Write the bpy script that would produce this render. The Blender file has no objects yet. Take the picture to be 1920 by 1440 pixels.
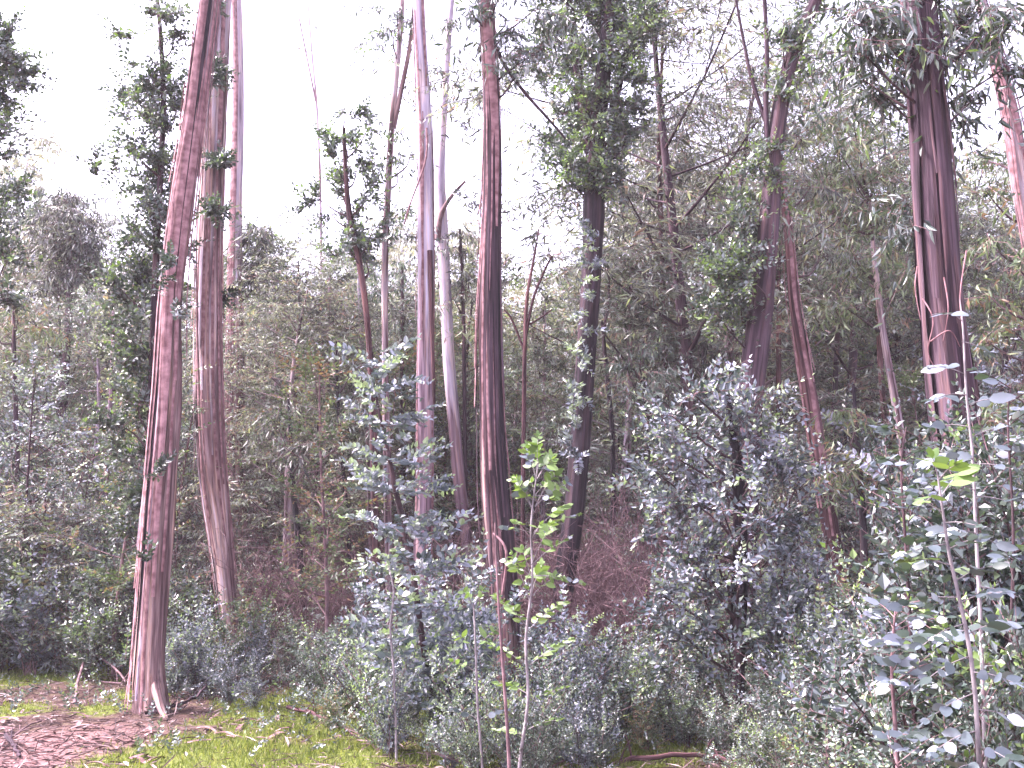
import bpy, math, random
import numpy as np
from mathutils import Vector, noise as mnoise
random.seed(7)
RS = np.random.RandomState(7)

# ------------------------------------------------------------------ camera, world, sun, exposure
SC = bpy.context.scene
COL = SC.collection
PITCH = math.radians(9.3)
CAM_Z = 1.6
FPX = 1884.0
cam_d = bpy.data.cameras.new('camera')
cam = bpy.data.objects.new('camera', cam_d); COL.objects.link(cam)
cam.location = (0, 0, CAM_Z); cam.rotation_euler = (math.pi/2 + PITCH, 0, 0)
cam_d.sensor_width = 36; cam_d.lens = 36*FPX/1920.0; cam_d.clip_end = 2000
cam_d.dof.use_dof = False
SC.camera = cam

SUN_EL, SUN_AZ = math.radians(50), math.radians(276)      # azimuth clockwise from +Y (the view direction)
world = bpy.data.worlds.new("World"); SC.world = world; world.use_nodes = True
wn, wl = world.node_tree.nodes, world.node_tree.links
wn.clear()
sky = wn.new('ShaderNodeTexSky'); sky.sky_type = 'NISHITA'; sky.sun_disc = False
sky.sun_elevation = SUN_EL; sky.sun_rotation = SUN_AZ
sky.air_density = 1.0; sky.dust_density = 3.0
bw = wn.new('ShaderNodeRGBToBW')
tintc = wn.new('ShaderNodeMix'); tintc.data_type = 'RGBA'; tintc.blend_type = 'MULTIPLY'; tintc.inputs[0].default_value = 1.0
tintc.inputs[7].default_value = (1.08, .90, 1.20, 1)      # thin lavender-white overcast
mixs = wn.new('ShaderNodeMix'); mixs.data_type = 'RGBA'; mixs.inputs[0].default_value = 0.72
bgn = wn.new('ShaderNodeBackground'); bgn.inputs[1].default_value = 0.11
wo = wn.new('ShaderNodeOutputWorld')
wl.new(sky.outputs[0], bw.inputs[0]); wl.new(bw.outputs[0], tintc.inputs[6])
wl.new(sky.outputs[0], mixs.inputs[6]); wl.new(tintc.outputs[2], mixs.inputs[7])
wl.new(mixs.outputs[2], bgn.inputs[0]); wl.new(bgn.outputs[0], wo.inputs[0])

sun_d = bpy.data.lights.new('sun', 'SUN'); sun_d.energy = 1.5; sun_d.angle = math.radians(10); sun_d.color = (1, .87, .86)
sun = bpy.data.objects.new('sun', sun_d); COL.objects.link(sun)
sdir = Vector((math.sin(SUN_AZ)*math.cos(SUN_EL), math.cos(SUN_AZ)*math.cos(SUN_EL), math.sin(SUN_EL)))
sun.rotation_euler = sdir.to_track_quat('Z', 'Y').to_euler(); sun.location = (0, 0, 40)

vs = SC.view_settings
vs.view_transform = 'Standard'; vs.look = 'None'; vs.gamma = 1; vs.use_curve_mapping = False
vs.exposure = 3.55
SC.cycles.max_bounces = 6; SC.cycles.diffuse_bounces = 3; SC.cycles.glossy_bounces = 2
SC.cycles.transmission_bounces = 4; SC.cycles.transparent_max_bounces = 6; SC.cycles.volume_bounces = 1
SC.cycles.use_denoising = True

# ------------------------------------------------------------------ geometry helpers
def W(px, py, Y):
    """world point at distance Y that stands at that place in the view"""
    x = (px-960)/FPX; y = -(py-720)/FPX
    d = (x, math.cos(PITCH)-y*math.sin(PITCH), math.sin(PITCH)+y*math.cos(PITCH))
    s = Y/d[1]
    return np.array((d[0]*s, Y, CAM_Z+d[2]*s))

def ground_z(x, y):
    d = math.hypot(x, y)
    z = 0.05*mnoise.noise(Vector((x*.35, y*.35, 3.1))) + 0.02*mnoise.noise(Vector((x*1.6, y*1.6, 7.7)))
    if d > 24: z += 0.035*(min(d, 260)-24) + min(1, (d-24)/20)*0.5*mnoise.noise(Vector((x*.06, y*.06, 0)))
    return z

def px_x(px, Y): return (px-960)/FPX*Y/math.cos(PITCH)   # near the horizon

class Soup:
    """collects quads; becomes one mesh"""
    def __init__(s): s.v=[]; s.q=[]; s.t=[]; s.m=[]; s.n=0; s.c=[]
    def add(s, v, q, t, mat=0, co=None):
        v = np.asarray(v, float); q = np.asarray(q, int)
        s.v.append(v); s.q.append(q+s.n); s.n += len(v)
        s.t.append(np.broadcast_to(np.asarray(t, float), (len(v),)))
        s.m.append(np.full(len(q), mat, int)); s.c.append(co if co is not None else v)
    def tube(s, pts, rad, sides=6, mat=0, tint=.5, flute=0, seed=0, cap=True):
        pts = np.asarray(pts, float); rad = np.asarray(rad, float)
        tg = np.gradient(pts, axis=0); tg /= np.linalg.norm(tg, axis=1)[:, None]+1e-9
        ref = np.array((.13, .99, .05)) if abs(tg[:, 1]).mean() < .8 else np.array((1., 0, .1))
        a = np.cross(tg, ref); a /= np.linalg.norm(a, axis=1)[:, None]+1e-9
        b = np.cross(tg, a)
        L = np.concatenate(([0], np.cumsum(np.linalg.norm(np.diff(pts, axis=0), axis=1))))
        th = np.linspace(0, 2*math.pi, sides, endpoint=False)
        R = np.repeat(rad[:, None], sides, 1)
        if flute:
            for i in range(len(pts)):
                for j in range(sides):
                    ca, sa = math.cos(th[j]), math.sin(th[j])
                    f = mnoise.noise(Vector((ca*1.2+seed, sa*1.2, L[i]*.7))) * 1.0
                    f += mnoise.noise(Vector((ca*4+seed+.3*L[i], sa*4, L[i]*.8+9))) * .55
                    f += abs(mnoise.noise(Vector((ca*9+seed, sa*9, L[i]*.9+19)))) * .5 - .12
                    R[i, j] *= 1+flute*f
        ct, st = np.cos(th), np.sin(th)
        v = pts[:, None, :] + R[:, :, None]*(a[:, None, :]*ct[None, :, None]+b[:, None, :]*st[None, :, None])
        co = np.stack([np.broadcast_to(ct, R.shape)*rad[:, None], np.broadcast_to(st, R.shape)*rad[:, None],
                       np.broadcast_to(L[:, None], R.shape)], -1)
        n = len(pts); i0 = np.arange(n-1)[:, None]*sides; j = np.arange(sides)[None, :]; j2 = (j+1) % sides
        q = np.stack([i0+j, i0+j2, i0+sides+j2, i0+sides+j], -1).reshape(-1, 4)
        s.add(v.reshape(-1, 3), q, tint, mat, co.reshape(-1, 3))
    def build(s, name, mats, parent=None, smooth=False, loc=(0, 0, 0), link=True):
        me = bpy.data.meshes.new(name)
        v = np.concatenate(s.v)-np.asarray(loc); q = np.concatenate(s.q); m = np.concatenate(s.m); t = np.concatenate(s.t)
        me.vertices.add(len(v)); me.vertices.foreach_set('co', v.astype(np.float32).ravel())
        me.loops.add(len(q)*4); me.loops.foreach_set('vertex_index', q.astype(np.int32).ravel())
        me.polygons.add(len(q)); me.polygons.foreach_set('loop_start', (np.arange(len(q))*4).astype(np.int32))
        me.polygons.foreach_set('material_index', m.astype(np.int32))
        me.polygons.foreach_set('use_smooth', np.full(len(q), smooth))
        at = me.attributes.new('tint', 'FLOAT', 'POINT'); at.data.foreach_set('value', t.astype(np.float32))
        ac = me.attributes.new('bark_co', 'FLOAT_VECTOR', 'POINT'); ac.data.foreach_set('vector', np.concatenate(s.c).astype(np.float32).ravel())
        for mm in (mats if isinstance(mats, (list, tuple)) else [mats]): me.materials.append(mm)
        me.update(calc_edges=True)
        if not link: return me
        return mesh_obj(name, me, parent)

def mesh_obj(name, me, parent=None):
    o = bpy.data.objects.new(name, me); COL.objects.link(o)
    if parent is not None: o.parent = parent
    return o
def thing(name, label, cat, loc=(0, 0, 0), group=None, rz=0, s=1):
    o = bpy.data.objects.new(name, None); COL.objects.link(o); o.empty_display_size = .2
    o.location = tuple(float(c) for c in loc); o.rotation_euler = (0, 0, rz); o.scale = (s, s, s)
    o['label'] = label; o['category'] = cat
    if group: o['group'] = group
    return o
def tag(o, label, cat, group=None):
    o['label'] = label; o['category'] = cat
    if group: o['group'] = group
    return o

# ------------------------------------------------------------------ materials
def nn(nt, t, **k):
    n = nt.nodes.new(t)
    for a, b in k.items(): setattr(n, a, b)
    return n
def ramp(nt, stops):
    r = nt.nodes.new('ShaderNodeValToRGB'); e = r.color_ramp.elements
    while len(e) > 1: e.remove(e[-1])
    e[0].position = stops[0][0]; e[0].color = (*stops[0][1], 1)
    for p, c in stops[1:]:
        x = e.new(p); x.color = (*c, 1)
    return r
def leaf_mat(name, stops, rough=.5, trans=.3, tcol=(1.3, 1.4, .5), spec=.5):
    m = bpy.data.materials.new(name); m.use_nodes = True; nt = m.node_tree; nt.nodes.clear(); L = nt.links.new
    at = nn(nt, 'ShaderNodeAttribute', attribute_name='tint')
    oi = nn(nt, 'ShaderNodeObjectInfo'); ge = nn(nt, 'ShaderNodeNewGeometry')
    no = nn(nt, 'ShaderNodeTexNoise'); no.inputs['Scale'].default_value = 1.3; no.inputs['Detail'].default_value = 2
    L(ge.outputs['Position'], no.inputs['Vector'])
    a = nn(nt, 'ShaderNodeMath', operation='MULTIPLY_ADD'); a.inputs[1].default_value = .3; a.inputs[2].default_value = -.15
    L(oi.outputs['Random'], a.inputs[0])
    b = nn(nt, 'ShaderNodeMath', operation='MULTIPLY_ADD'); b.inputs[1].default_value = .6; b.inputs[2].default_value = -.3
    L(no.outputs['Fac'], b.inputs[0])
    s1 = nn(nt, 'ShaderNodeMath', operation='ADD'); L(a.outputs[0], s1.inputs[0]); L(b.outputs[0], s1.inputs[1])
    s2 = nn(nt, 'ShaderNodeMath', operation='ADD'); L(s1.outputs[0], s2.inputs[0]); L(at.outputs['Fac'], s2.inputs[1])
    r = ramp(nt, stops); L(s2.outputs[0], r.inputs[0])
    p = nn(nt, 'ShaderNodeBsdfPrincipled'); p.inputs['Roughness'].default_value = rough; p.inputs['Specular IOR Level'].default_value = spec
    L(r.outputs[0], p.inputs['Base Color'])
    tc = nn(nt, 'ShaderNodeMix', data_type='RGBA', blend_type='MULTIPLY'); tc.inputs[0].default_value = 1
    tc.inputs[7].default_value = (*tcol, 1); L(r.outputs[0], tc.inputs[6])
    tr = nn(nt, 'ShaderNodeBsdfTranslucent'); L(tc.outputs[2], tr.inputs[0])
    mx = nn(nt, 'ShaderNodeMixShader'); mx.inputs[0].default_value = trans
    L(p.outputs[0], mx.inputs[1]); L(tr.outputs[0], mx.inputs[2])
    o = nn(nt, 'ShaderNodeOutputMaterial'); L(mx.outputs[0], o.inputs[0])
    return m
def bark_mat(name, main, alt, dark, pale=None, split=.5, streak=34, dark_amt=.35, bump=.5):
    """stringy bark: streaks that run along the trunk; 'tint' 0..1 picks main -> pale smooth bark"""
    m = bpy.data.materials.new(name); m.use_nodes = True; nt = m.node_tree; nt.nodes.clear(); L = nt.links.new
    at = nn(nt, 'ShaderNodeAttribute', attribute_name='bark_co')
    def nz(scale, zs, detail=4):
        mp = nn(nt, 'ShaderNodeVectorMath', operation='MULTIPLY'); mp.inputs[1].default_value = (scale, scale, scale*zs)
        L(at.outputs['Vector'], mp.inputs[0])
        n = nn(nt, 'ShaderNodeTexNoise'); n.inputs['Scale'].default_value = 1; n.inputs['Detail'].default_value = detail
        n.inputs['Roughness'].default_value = .6; L(mp.outputs[0], n.inputs['Vector']); return n
    n1 = nz(streak, .035); n2 = nz(streak*.3, .06); n3 = nz(streak*1.6, .02); n4 = nz(13, .06, 3)
    r1 = ramp(nt, [(.30, dark), (.46, main), (.62, alt)]); L(n2.outputs['Fac'], r1.inputs[0])
    r2 = ramp(nt, [(.3, (.55, .5, .5)), (.5, (1, 1, 1)), (.7, (1.35, 1.3, 1.3))]); L(n1.outputs['Fac'], r2.inputs[0])
    mu = nn(nt, 'ShaderNodeMix', data_type='RGBA', blend_type='MULTIPLY'); mu.inputs[0].default_value = 1
    L(r1.outputs[0], mu.inputs[6]); L(r2.outputs[0], mu.inputs[7]); col = mu.outputs[2]
    if pale:
        tt = nn(nt, 'ShaderNodeAttribute', attribute_name='tint')
        ad = nn(nt, 'ShaderNodeMath', operation='MULTIPLY_ADD'); ad.inputs[1].default_value = .9; ad.inputs[2].default_value = -.45
        L(n2.outputs['Fac'], ad.inputs[0])
        a2 = nn(nt, 'ShaderNodeMath', operation='ADD'); L(ad.outputs[0], a2.inputs[0]); L(tt.outputs['Fac'], a2.inputs[1])
        rr = ramp(nt, [(.42, (0, 0, 0)), (.58, (1, 1, 1))]); L(a2.outputs[0], rr.inputs[0])
        pr = ramp(nt, [(.3, tuple(c*.7 for c in pale)), (.7, pale)]); L(n4.outputs['Fac'], pr.inputs[0])
        mp = nn(nt, 'ShaderNodeMix', data_type='RGBA'); L(rr.outputs[0], mp.inputs[0]); L(col, mp.inputs[6]); L(pr.outputs[0], mp.inputs[7]); col = mp.outputs[2]
    n5 = nz(9, .07, 4); r5 = ramp(nt, [(.34, (.38, .34, .40)), (.44, (.85, .82, .88)), (.52, (1, 1, 1)), (.58, (1.35, 1.2, .98)), (.68, (1.3, 1.4, 1.5))]); L(n5.outputs['Fac'], r5.inputs[0])
    m5 = nn(nt, 'ShaderNodeMix', data_type='RGBA', blend_type='MULTIPLY'); m5.inputs[0].default_value = .85
    L(col, m5.inputs[6]); L(r5.outputs[0], m5.inputs[7]); col = m5.outputs[2]
    r3 = ramp(nt, [(.36, tuple(c*.6 for c in dark)), (.38+.2*dark_amt, (1, 1, 1))]); L(n3.outputs['Fac'], r3.inputs[0])
    m3 = nn(nt, 'ShaderNodeMix', data_type='RGBA', blend_type='MULTIPLY'); m3.inputs[0].default_value = .62
    L(col, m3.inputs[6]); L(r3.outputs[0], m3.inputs[7])
    p = nn(nt, 'ShaderNodeBsdfPrincipled'); p.inputs['Roughness'].default_value = .85; p.inputs['Specular IOR Level'].default_value = .2
    L(m3.outputs[2], p.inputs['Base Color'])
    su = nn(nt, 'ShaderNodeMath', operation='ADD'); L(n1.outputs['Fac'], su.inputs[0]); L(n2.outputs['Fac'], su.inputs[1])
    bu = nn(nt, 'ShaderNodeBump'); bu.inputs['Strength'].default_value = bump; bu.inputs['Distance'].default_value = .03
    L(su.outputs[0], bu.inputs['Height']); L(bu.outputs[0], p.inputs['Normal'])
    o = nn(nt, 'ShaderNodeOutputMaterial'); L(p.outputs[0], o.inputs[0])
    return m
def plain(name, c1, c2, scale=8, rough=.85):
    m = bpy.data.materials.new(name); m.use_nodes = True; nt = m.node_tree; L = nt.links.new
    p = nt.nodes['Principled BSDF']; p.inputs['Roughness'].default_value = rough; p.inputs['Specular IOR Level'].default_value = .25
    g = nn(nt, 'ShaderNodeNewGeometry'); n = nn(nt, 'ShaderNodeTexNoise'); n.inputs['Scale'].default_value = scale
    n.inputs['Detail'].default_value = 3
    L(g.outputs['Position'], n.inputs['Vector'])
    r = ramp(nt, [(.35, c1), (.65, c2)]); L(n.outputs['Fac'], r.inputs[0]); L(r.outputs[0], p.inputs['Base Color'])
    return m

M = {}
M['glauc'] = leaf_mat('glaucous leaves', [(0, (.012, .022, .019)), (.3, (.038, .058, .06)), (.6, (.11, .135, .165)), (.85, (.26, .27, .36)), (1, (.28, .36, .2))], .36, .2, (1.1, 1.3, .7), .9)
M['dkgreen'] = leaf_mat('dark green leaves', [(0, (.009, .017, .013)), (.35, (.026, .045, .034)), (.65, (.065, .09, .078)), (.9, (.16, .185, .20)), (1, (.16, .24, .07))], .34, .2, (1.2, 1.5, .5), .9)
M['silver'] = leaf_mat('silvery green leaves', [(0, (.012, .022, .016)), (.3, (.04, .07, .05)), (.6, (.11, .155, .125)), (.85, (.24, .28, .28)), (1, (.26, .36, .12))], .38, .25, (1.1, 1.3, .6), .8)
M['adult'] = leaf_mat('grey-green leaves', [(0, (.024, .028, .029)), (.3, (.065, .08, .07)), (.55, (.14, .172, .147)), (.8, (.26, .29, .285)), (.93, (.30, .38, .2)), (1, (.24, .16, .15))], .42, .38, (1.2, 1.15, .7), .7)  # pale stops also put leaf highlights into the colour
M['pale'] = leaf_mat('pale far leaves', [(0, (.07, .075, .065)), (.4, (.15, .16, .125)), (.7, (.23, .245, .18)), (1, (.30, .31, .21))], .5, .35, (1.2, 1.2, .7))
M['lime'] = leaf_mat('lime young leaves', [(0, (.05, .085, .04)), (.4, (.10, .165, .05)), (.8, (.19, .28, .09)), (1, (.3, .36, .22))], .45, .3, (1.1, 1.15, .5))
M['olive'] = leaf_mat('olive leaves', [(0, (.025, .038, .02)), (.5, (.07, .105, .055)), (.85, (.17, .22, .12)), (1, (.2, .12, .08))], .42, .3, (1.2, 1.3, .6))
M['twig'] = plain('twig bark', (.075, .042, .048), (.20, .125, .13))
M['twigdk'] = plain('dark twig bark', (.02, .012, .015), (.07, .04, .045))
M['twigpale'] = plain('pale stem bark', (.12, .105, .11), (.27, .24, .245), 14)
M['pink'] = bark_mat('pink-brown stringy bark', (.15, .09, .09), (.31, .225, .22), (.042, .025, .03), pale=(.42, .35, .39))
M['rose'] = bark_mat('pale rose streaked bark', (.25, .16, .158), (.40, .30, .305), (.09, .045, .052), pale=(.43, .36, .41), dark_amt=.2)
M['red'] = bark_mat('red-brown stringy bark', (.075, .035, .039), (.15, .082, .088), (.022, .011, .015))
M['mauve'] = bark_mat('mauve smooth bark', (.22, .15, .175), (.34, .26, .30), (.09, .05, .065), pale=(.47, .41, .48), streak=26, dark_amt=.15, bump=.3)
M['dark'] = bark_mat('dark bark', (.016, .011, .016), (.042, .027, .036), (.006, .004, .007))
M['brown'] = bark_mat('purple-brown furrowed bark', (.042, .024, .033), (.095, .062, .076), (.010, .006, .009), streak=30)
M['strip'] = plain('loose bark strips', (.12, .055, .06), (.28, .16, .17), 11)
M['litter'] = plain('bark litter', (.08, .038, .04), (.30, .19, .19), 9)

# ------------------------------------------------------------------ ground
moss_spots = [(640, 1330, 1.5), (560, 1320, .9), (740, 1350, .8), (400, 1420, 1.0), (480, 1430, .9), (1000, 1400, 1.0), (1180, 1385, 1.1), (1300, 1385, .7), (60, 1255, 2.0), (150, 1250, 1.8),
              (860, 1410, .6), (230, 1330, .4), (1100, 1420, .8), (60, 1335, .5), (300, 1300, .5), (650, 1420, .7), (700, 1180, 2), (420, 1215, 2)]
def ray_ground(px, py):
    ang = math.atan((720-py)/FPX)+PITCH
    Y = CAM_Z/max(.02, math.tan(-ang))
    return np.array(((px-960)/FPX*Y/math.cos(PITCH)*1.0, Y))
moss_c = [(*ray_ground(a, b), r*(.95 if b > 1262 else 1.0)) for a, b, r in moss_spots]
def moss_at(x, y):
    m = 0
    for cx, cy, r in moss_c:
        d = math.hypot(x-cx, (y-cy)*.75)/r
        if d < 1.4: m = max(m, 1.2-d)
    n = mnoise.noise(Vector((x*1.7, y*1.7, 1)))*.5+mnoise.noise(Vector((x*5, y*5, 4)))*.3
    return max(0, min(1, m*1.3+n-.1 if m > 0 else n*.5-.15))
def dirt_at(x, y):
    c = ray_ground(40, 1440); d = math.hypot((x-c[0])*.6, (y-c[1])*.8)
    return max(0, min(1, 1.5-d+mnoise.noise(Vector((x*.9, y*.9, 2)))*.7))
def axis(lo, hi, near, step, grow):
    a = [near]
    return a
def make_ground():
    ys = [-250, -150, -80, -40, -20, -10, -4, 0, 2, 4, 5.5]; y = 6.5
    while y < 250: ys.append(y); y += max(.07, (y-4)*.018)
    ys.append(260)
    xs = [0.0]; x = 0
    while x < 230: x += max(.08, x*.03 if x > 4 else .08); xs.append(x)
    xs = [-a for a in xs[:0:-1]]+xs
    V = []; ms = []; dr = []
    for yy in ys:
        for xx in xs:
            V.append((xx, yy, ground_z(xx, yy)))
            near = 4 < yy < 30 and abs(xx) < 16
            ms.append(moss_at(xx, yy) if near else .2); dr.append(dirt_at(xx, yy) if near else 0)
    nx = len(xs); i = np.arange(len(ys)-1)[:, None]*nx; j = np.arange(nx-1)[None]
    q = np.stack([i+j, i+j+1, i+nx+j+1, i+nx+j], -1).reshape(-1, 4)
    S = Soup(); S.add(V, q, ms)
    m = bpy.data.materials.new('forest floor'); m.use_nodes = True; nt = m.node_tree; L = nt.links.new
    p = nt.nodes['Principled BSDF']; p.inputs['Roughness'].default_value = .95; p.inputs['Specular IOR Level'].default_value = .1
    g = nn(nt, 'ShaderNodeNewGeometry')
    def nz(s, d=5, r=.65):
        n = nn(nt, 'ShaderNodeTexNoise'); n.inputs['Scale'].default_value = s; n.inputs['Detail'].default_value = d; n.inputs['Roughness'].default_value = r
        L(g.outputs['Position'], n.inputs['Vector']); return n
    a = nz(6); b = nz(28); c = nz(1.2)
    lit = ramp(nt, [(.3, (.03, .018, .018)), (.5, (.08, .048, .042)), (.7, (.12, .10, .06))]); L(a.outputs['Fac'], lit.inputs[0])
    di = ramp(nt, [(.3, (.14, .078, .078)), (.6, (.25, .145, .14)), (.8, (.33, .22, .21))]); L(b.outputs['Fac'], di.inputs[0])
    mo = ramp(nt, [(.3, (.05, .055, .018)), (.55, (.13, .16, .035)), (.75, (.22, .26, .06))]); L(b.outputs['Fac'], mo.inputs[0])
    A = nn(nt, 'ShaderNodeAttribute', attribute_name='dirt'); B = nn(nt, 'ShaderNodeAttribute', attribute_name='tint')
    m1 = nn(nt, 'ShaderNodeMix', data_type='RGBA'); L(A.outputs['Fac'], m1.inputs[0]); L(lit.outputs[0], m1.inputs[6]); L(di.outputs[0], m1.inputs[7])
    rr = ramp(nt, [(.25, (0, 0, 0)), (.6, (1, 1, 1))]); L(B.outputs['Fac'], rr.inputs[0])
    m2 = nn(nt, 'ShaderNodeMix', data_type='RGBA'); L(rr.outputs[0], m2.inputs[0]); L(m1.outputs[2], m2.inputs[6]); L(mo.outputs[0], m2.inputs[7])
    L(m2.outputs[2], p.inputs['Base Color'])
    bu = nn(nt, 'ShaderNodeBump'); bu.inputs['Strength'].default_value = .8; bu.inputs['Distance'].default_value = .04; L(b.outputs['Fac'], bu.inputs['Height']); L(bu.outputs[0], p.inputs['Normal'])
    o = S.build('ground', m, smooth=True); o['kind'] = 'structure'
    at = o.data.attributes.new('dirt', 'FLOAT', 'POINT'); at.data.foreach_set('value', np.array(dr, np.float32))
make_ground()

# ------------------------------------------------------------------ leaves and sprays
def leaf_shape(L, Wd, sickle=0, fold=.15, hexa=True):
    """leaf along +X, surface up +Z"""
    if hexa:
        v = [(0, 0, 0), (L*.28, Wd*.5, fold*Wd), (L*.68, Wd*.36+sickle*L*.5, fold*Wd), (L, sickle*L, 0), (L*.68, -Wd*.36+sickle*L*.5, fold*Wd), (L*.28, -Wd*.5, fold*Wd)]
        q = [(0, 3, 2, 1), (0, 5, 4, 3)]
    else:
        v = [(0, 0, 0), (L*.42, Wd*.5, fold*Wd), (L, sickle*L, 0), (L*.42, -Wd*.5, fold*Wd)]
        q = [(0, 3, 2, 1)]
    return np.array(v, float), np.array(q)
def frames(d, up, rs=None, roll=0):
    """orthonormal rows->columns matrices with x=d, z near up"""
    d = d/np.linalg.norm(d, axis=1)[:, None]
    y = np.cross(up, d); n = np.linalg.norm(y, axis=1)[:, None]; y = np.where(n < 1e-4, np.array((0, 1., 0)), y/np.maximum(n, 1e-4))
    z = np.cross(d, y)
    if rs is not None and roll:
        a = rs.normal(0, roll, len(d))[:, None]; y, z = y*np.cos(a)+z*np.sin(a), -y*np.sin(a)+z*np.cos(a)
    return np.stack([d, y, z], -1)
def instance(S, tv, tq, Rm, pos, sc, tints, mat=0):
    k = len(pos); n = len(tv)
    v = np.einsum('kij,nj->kni', Rm*sc[:, None, None], tv)+pos[:, None, :]
    q = tq[None]+(np.arange(k)*n)[:, None, None]
    tt = np.repeat(tints, n)
    S.add(v.reshape(-1, 3), q.reshape(-1, 4), tt, mat)
class Spray:
    """leaf positions/frames of one twig, in the twig's own frame (x outwards, z up)"""
    pass
def juv_spray(rs, L=.45, pairs=8, flat=.6):
    P, D, U, Sx, T = [], [], [], [], []
    for i in range(pairs):
        f = (i+.6)/pairs; x = L*f; z = .12*L*math.sin(f*2.2)-.05*L*f*f
        tw = (i % 2)*math.pi/2*(1-flat)+rs.normal(0, .3)
        sz = (.65+.5*math.sin(math.pi*min(1, f*.9+.15)))*rs.uniform(.8, 1.15)
        for s in (-1, 1):
            fwd = .45+.35*f
            d = np.array((fwd, s*math.cos(tw), math.sin(tw)*s+.15)); P.append((x, 0, z)); D.append(d+rs.normal(0, .12, 3))
            U.append(np.array((-.2, 0, 1))+rs.normal(0, .7, 3)); Sx.append(sz); T.append(f)
    P.append((L, 0, .1*L)); D.append((1, .1, .5)); U.append((0, 0, 1)); Sx.append(.6); T.append(1.2)
    sp = Spray(); sp.P = np.array(P); sp.R = frames(np.array(D, float), np.array(U, float)); sp.S = np.array(Sx); sp.T = np.array(T); sp.L = L
    sp.tw = [(0, 0, 0), (L*.5, 0, .1*L), (L, 0, .09*L)]
    return sp
def adult_spray(rs, L=.6, n=11):
    P, D, U, Sx, T = [], [], [], [], []
    for i in range(n):
        f = (i+.5)/n; x = L*f; z = .15*L*f-.55*L*f*f
        yaw = rs.uniform(0, 2*math.pi); h = rs.uniform(.15, .75)
        D.append((math.cos(yaw)*h+.2, math.sin(yaw)*h, -1+rs.uniform(0, .45))); P.append((x, rs.normal(0, .03), z))
        U.append(rs.normal(0, 1, 3)); Sx.append(rs.uniform(.7, 1.2)); T.append(rs.uniform(0, 1))
    sp = Spray(); sp.P = np.array(P); sp.R = frames(np.array(D, float), np.array(U, float)); sp.S = np.array(Sx); sp.T = np.array(T); sp.L = L
    sp.tw = [(0, 0, 0), (L*.5, 0, -.06*L), (L, 0, -.4*L)]
    return sp
rs0 = np.random.RandomState(3)
JUV = [juv_spray(rs0, rs0.uniform(.36, .55), 7+i % 3, .5+.1*(i % 4)) for i in range(8)]
ADU = [adult_spray(rs0, rs0.uniform(.4, .75), 9+i % 5) for i in range(8)]

def put_sprays(S, kind, pos, dirs, scale, leafL, leafW, rs, hexa=False, sick=0, tint0=.45, tvar=.36, twigmat=1, twig_r=.004, collect=None, tilt=.6):
    """adds sprays at pos pointing along dirs. kind: 'j' juvenile pairs, 'a' hanging sickles"""
    T = JUV if kind == 'j' else ADU
    pos = np.asarray(pos, float); dirs = np.asarray(dirs, float); n = len(pos)
    if n == 0: return
    which = rs.randint(0, len(T), n)
    lv, lq = leaf_shape(leafL, leafW, sick, .2, hexa)
    for k in range(len(T)):
        idx = np.where(which == k)[0]
        if len(idx) == 0: continue
        d = dirs[idx].copy()
        if kind == 'a': d[:, 2] *= .35
        R = frames(d, np.tile((0, 0, 1.), (len(idx), 1)), rs, tilt)
        s = scale*rs.uniform(.75, 1.25, len(idx)); sp = T[k]
        PP = pos[idx][:, None, :]+np.einsum('kij,nj->kni', R*s[:, None, None], sp.P)
        RR = np.einsum('kij,njl->knil', R, sp.R)
        SS = (s/scale)[:, None]*sp.S[None]
        base = rs.normal(0, tvar*.6, len(idx))
        TT = tint0+base[:, None]+rs.normal(0, tvar*.6, SS.shape)+(np.maximum(0, sp.T-.8)*.7)[None]  # random leaf tint; its wide spread also paints in pale highlights
        PP, RR, SS, TT = PP.reshape(-1, 3), RR.reshape(-1, 3, 3), SS.reshape(-1), np.clip(TT.reshape(-1), .02, .98)
        if collect is not None:
            for a in range(len(PP)): collect.append((PP[a], RR[a], SS[a], TT[a]))
        else:
            instance(S, lv, lq, RR, PP, SS, TT, 0)
        # twig: thin three-sided
        tw = np.array(sp.tw)
        r = twig_r
        ring = np.array([(0, r, -r*.6), (0, -r, -r*.6), (0, 0, r)])
        v = np.concatenate([tw[i]+ring*(1-.35*i) for i in range(3)])
        q = np.array([(a*3+b, a*3+(b+1) % 3, a*3+3+(b+1) % 3, a*3+3+b) for a in range(2) for b in range(3)])
        instance(S, v, q, R, pos[idx], s, np.full(len(idx), .4), twigmat)

def smooth_path(pts, n):
    pts = np.asarray(pts, float); m = len(pts)
    if m == 2: return pts[0]+(pts[1]-pts[0])*np.linspace(0, 1, n)[:, None]
    t = np.linspace(0, m-1, n); out = []
    for x in t:
        i = min(int(x), m-2); f = x-i
        p0 = pts[max(i-1, 0)]; p1 = pts[i]; p2 = pts[i+1]; p3 = pts[min(i+2, m-1)]
        out.append(.5*((2*p1)+(-p0+p2)*f+(2*p0-5*p1+4*p2-p3)*f*f+(-p0+3*p1-3*p2+p3)*f**3))
    return np.array(out)
def rand_dirs(rs, n, up=.0):
    d = rs.normal(0, 1, (n, 3)); d[:, 2] = d[:, 2]*.5+up
    return d/np.linalg.norm(d, axis=1)[:, None]

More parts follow.
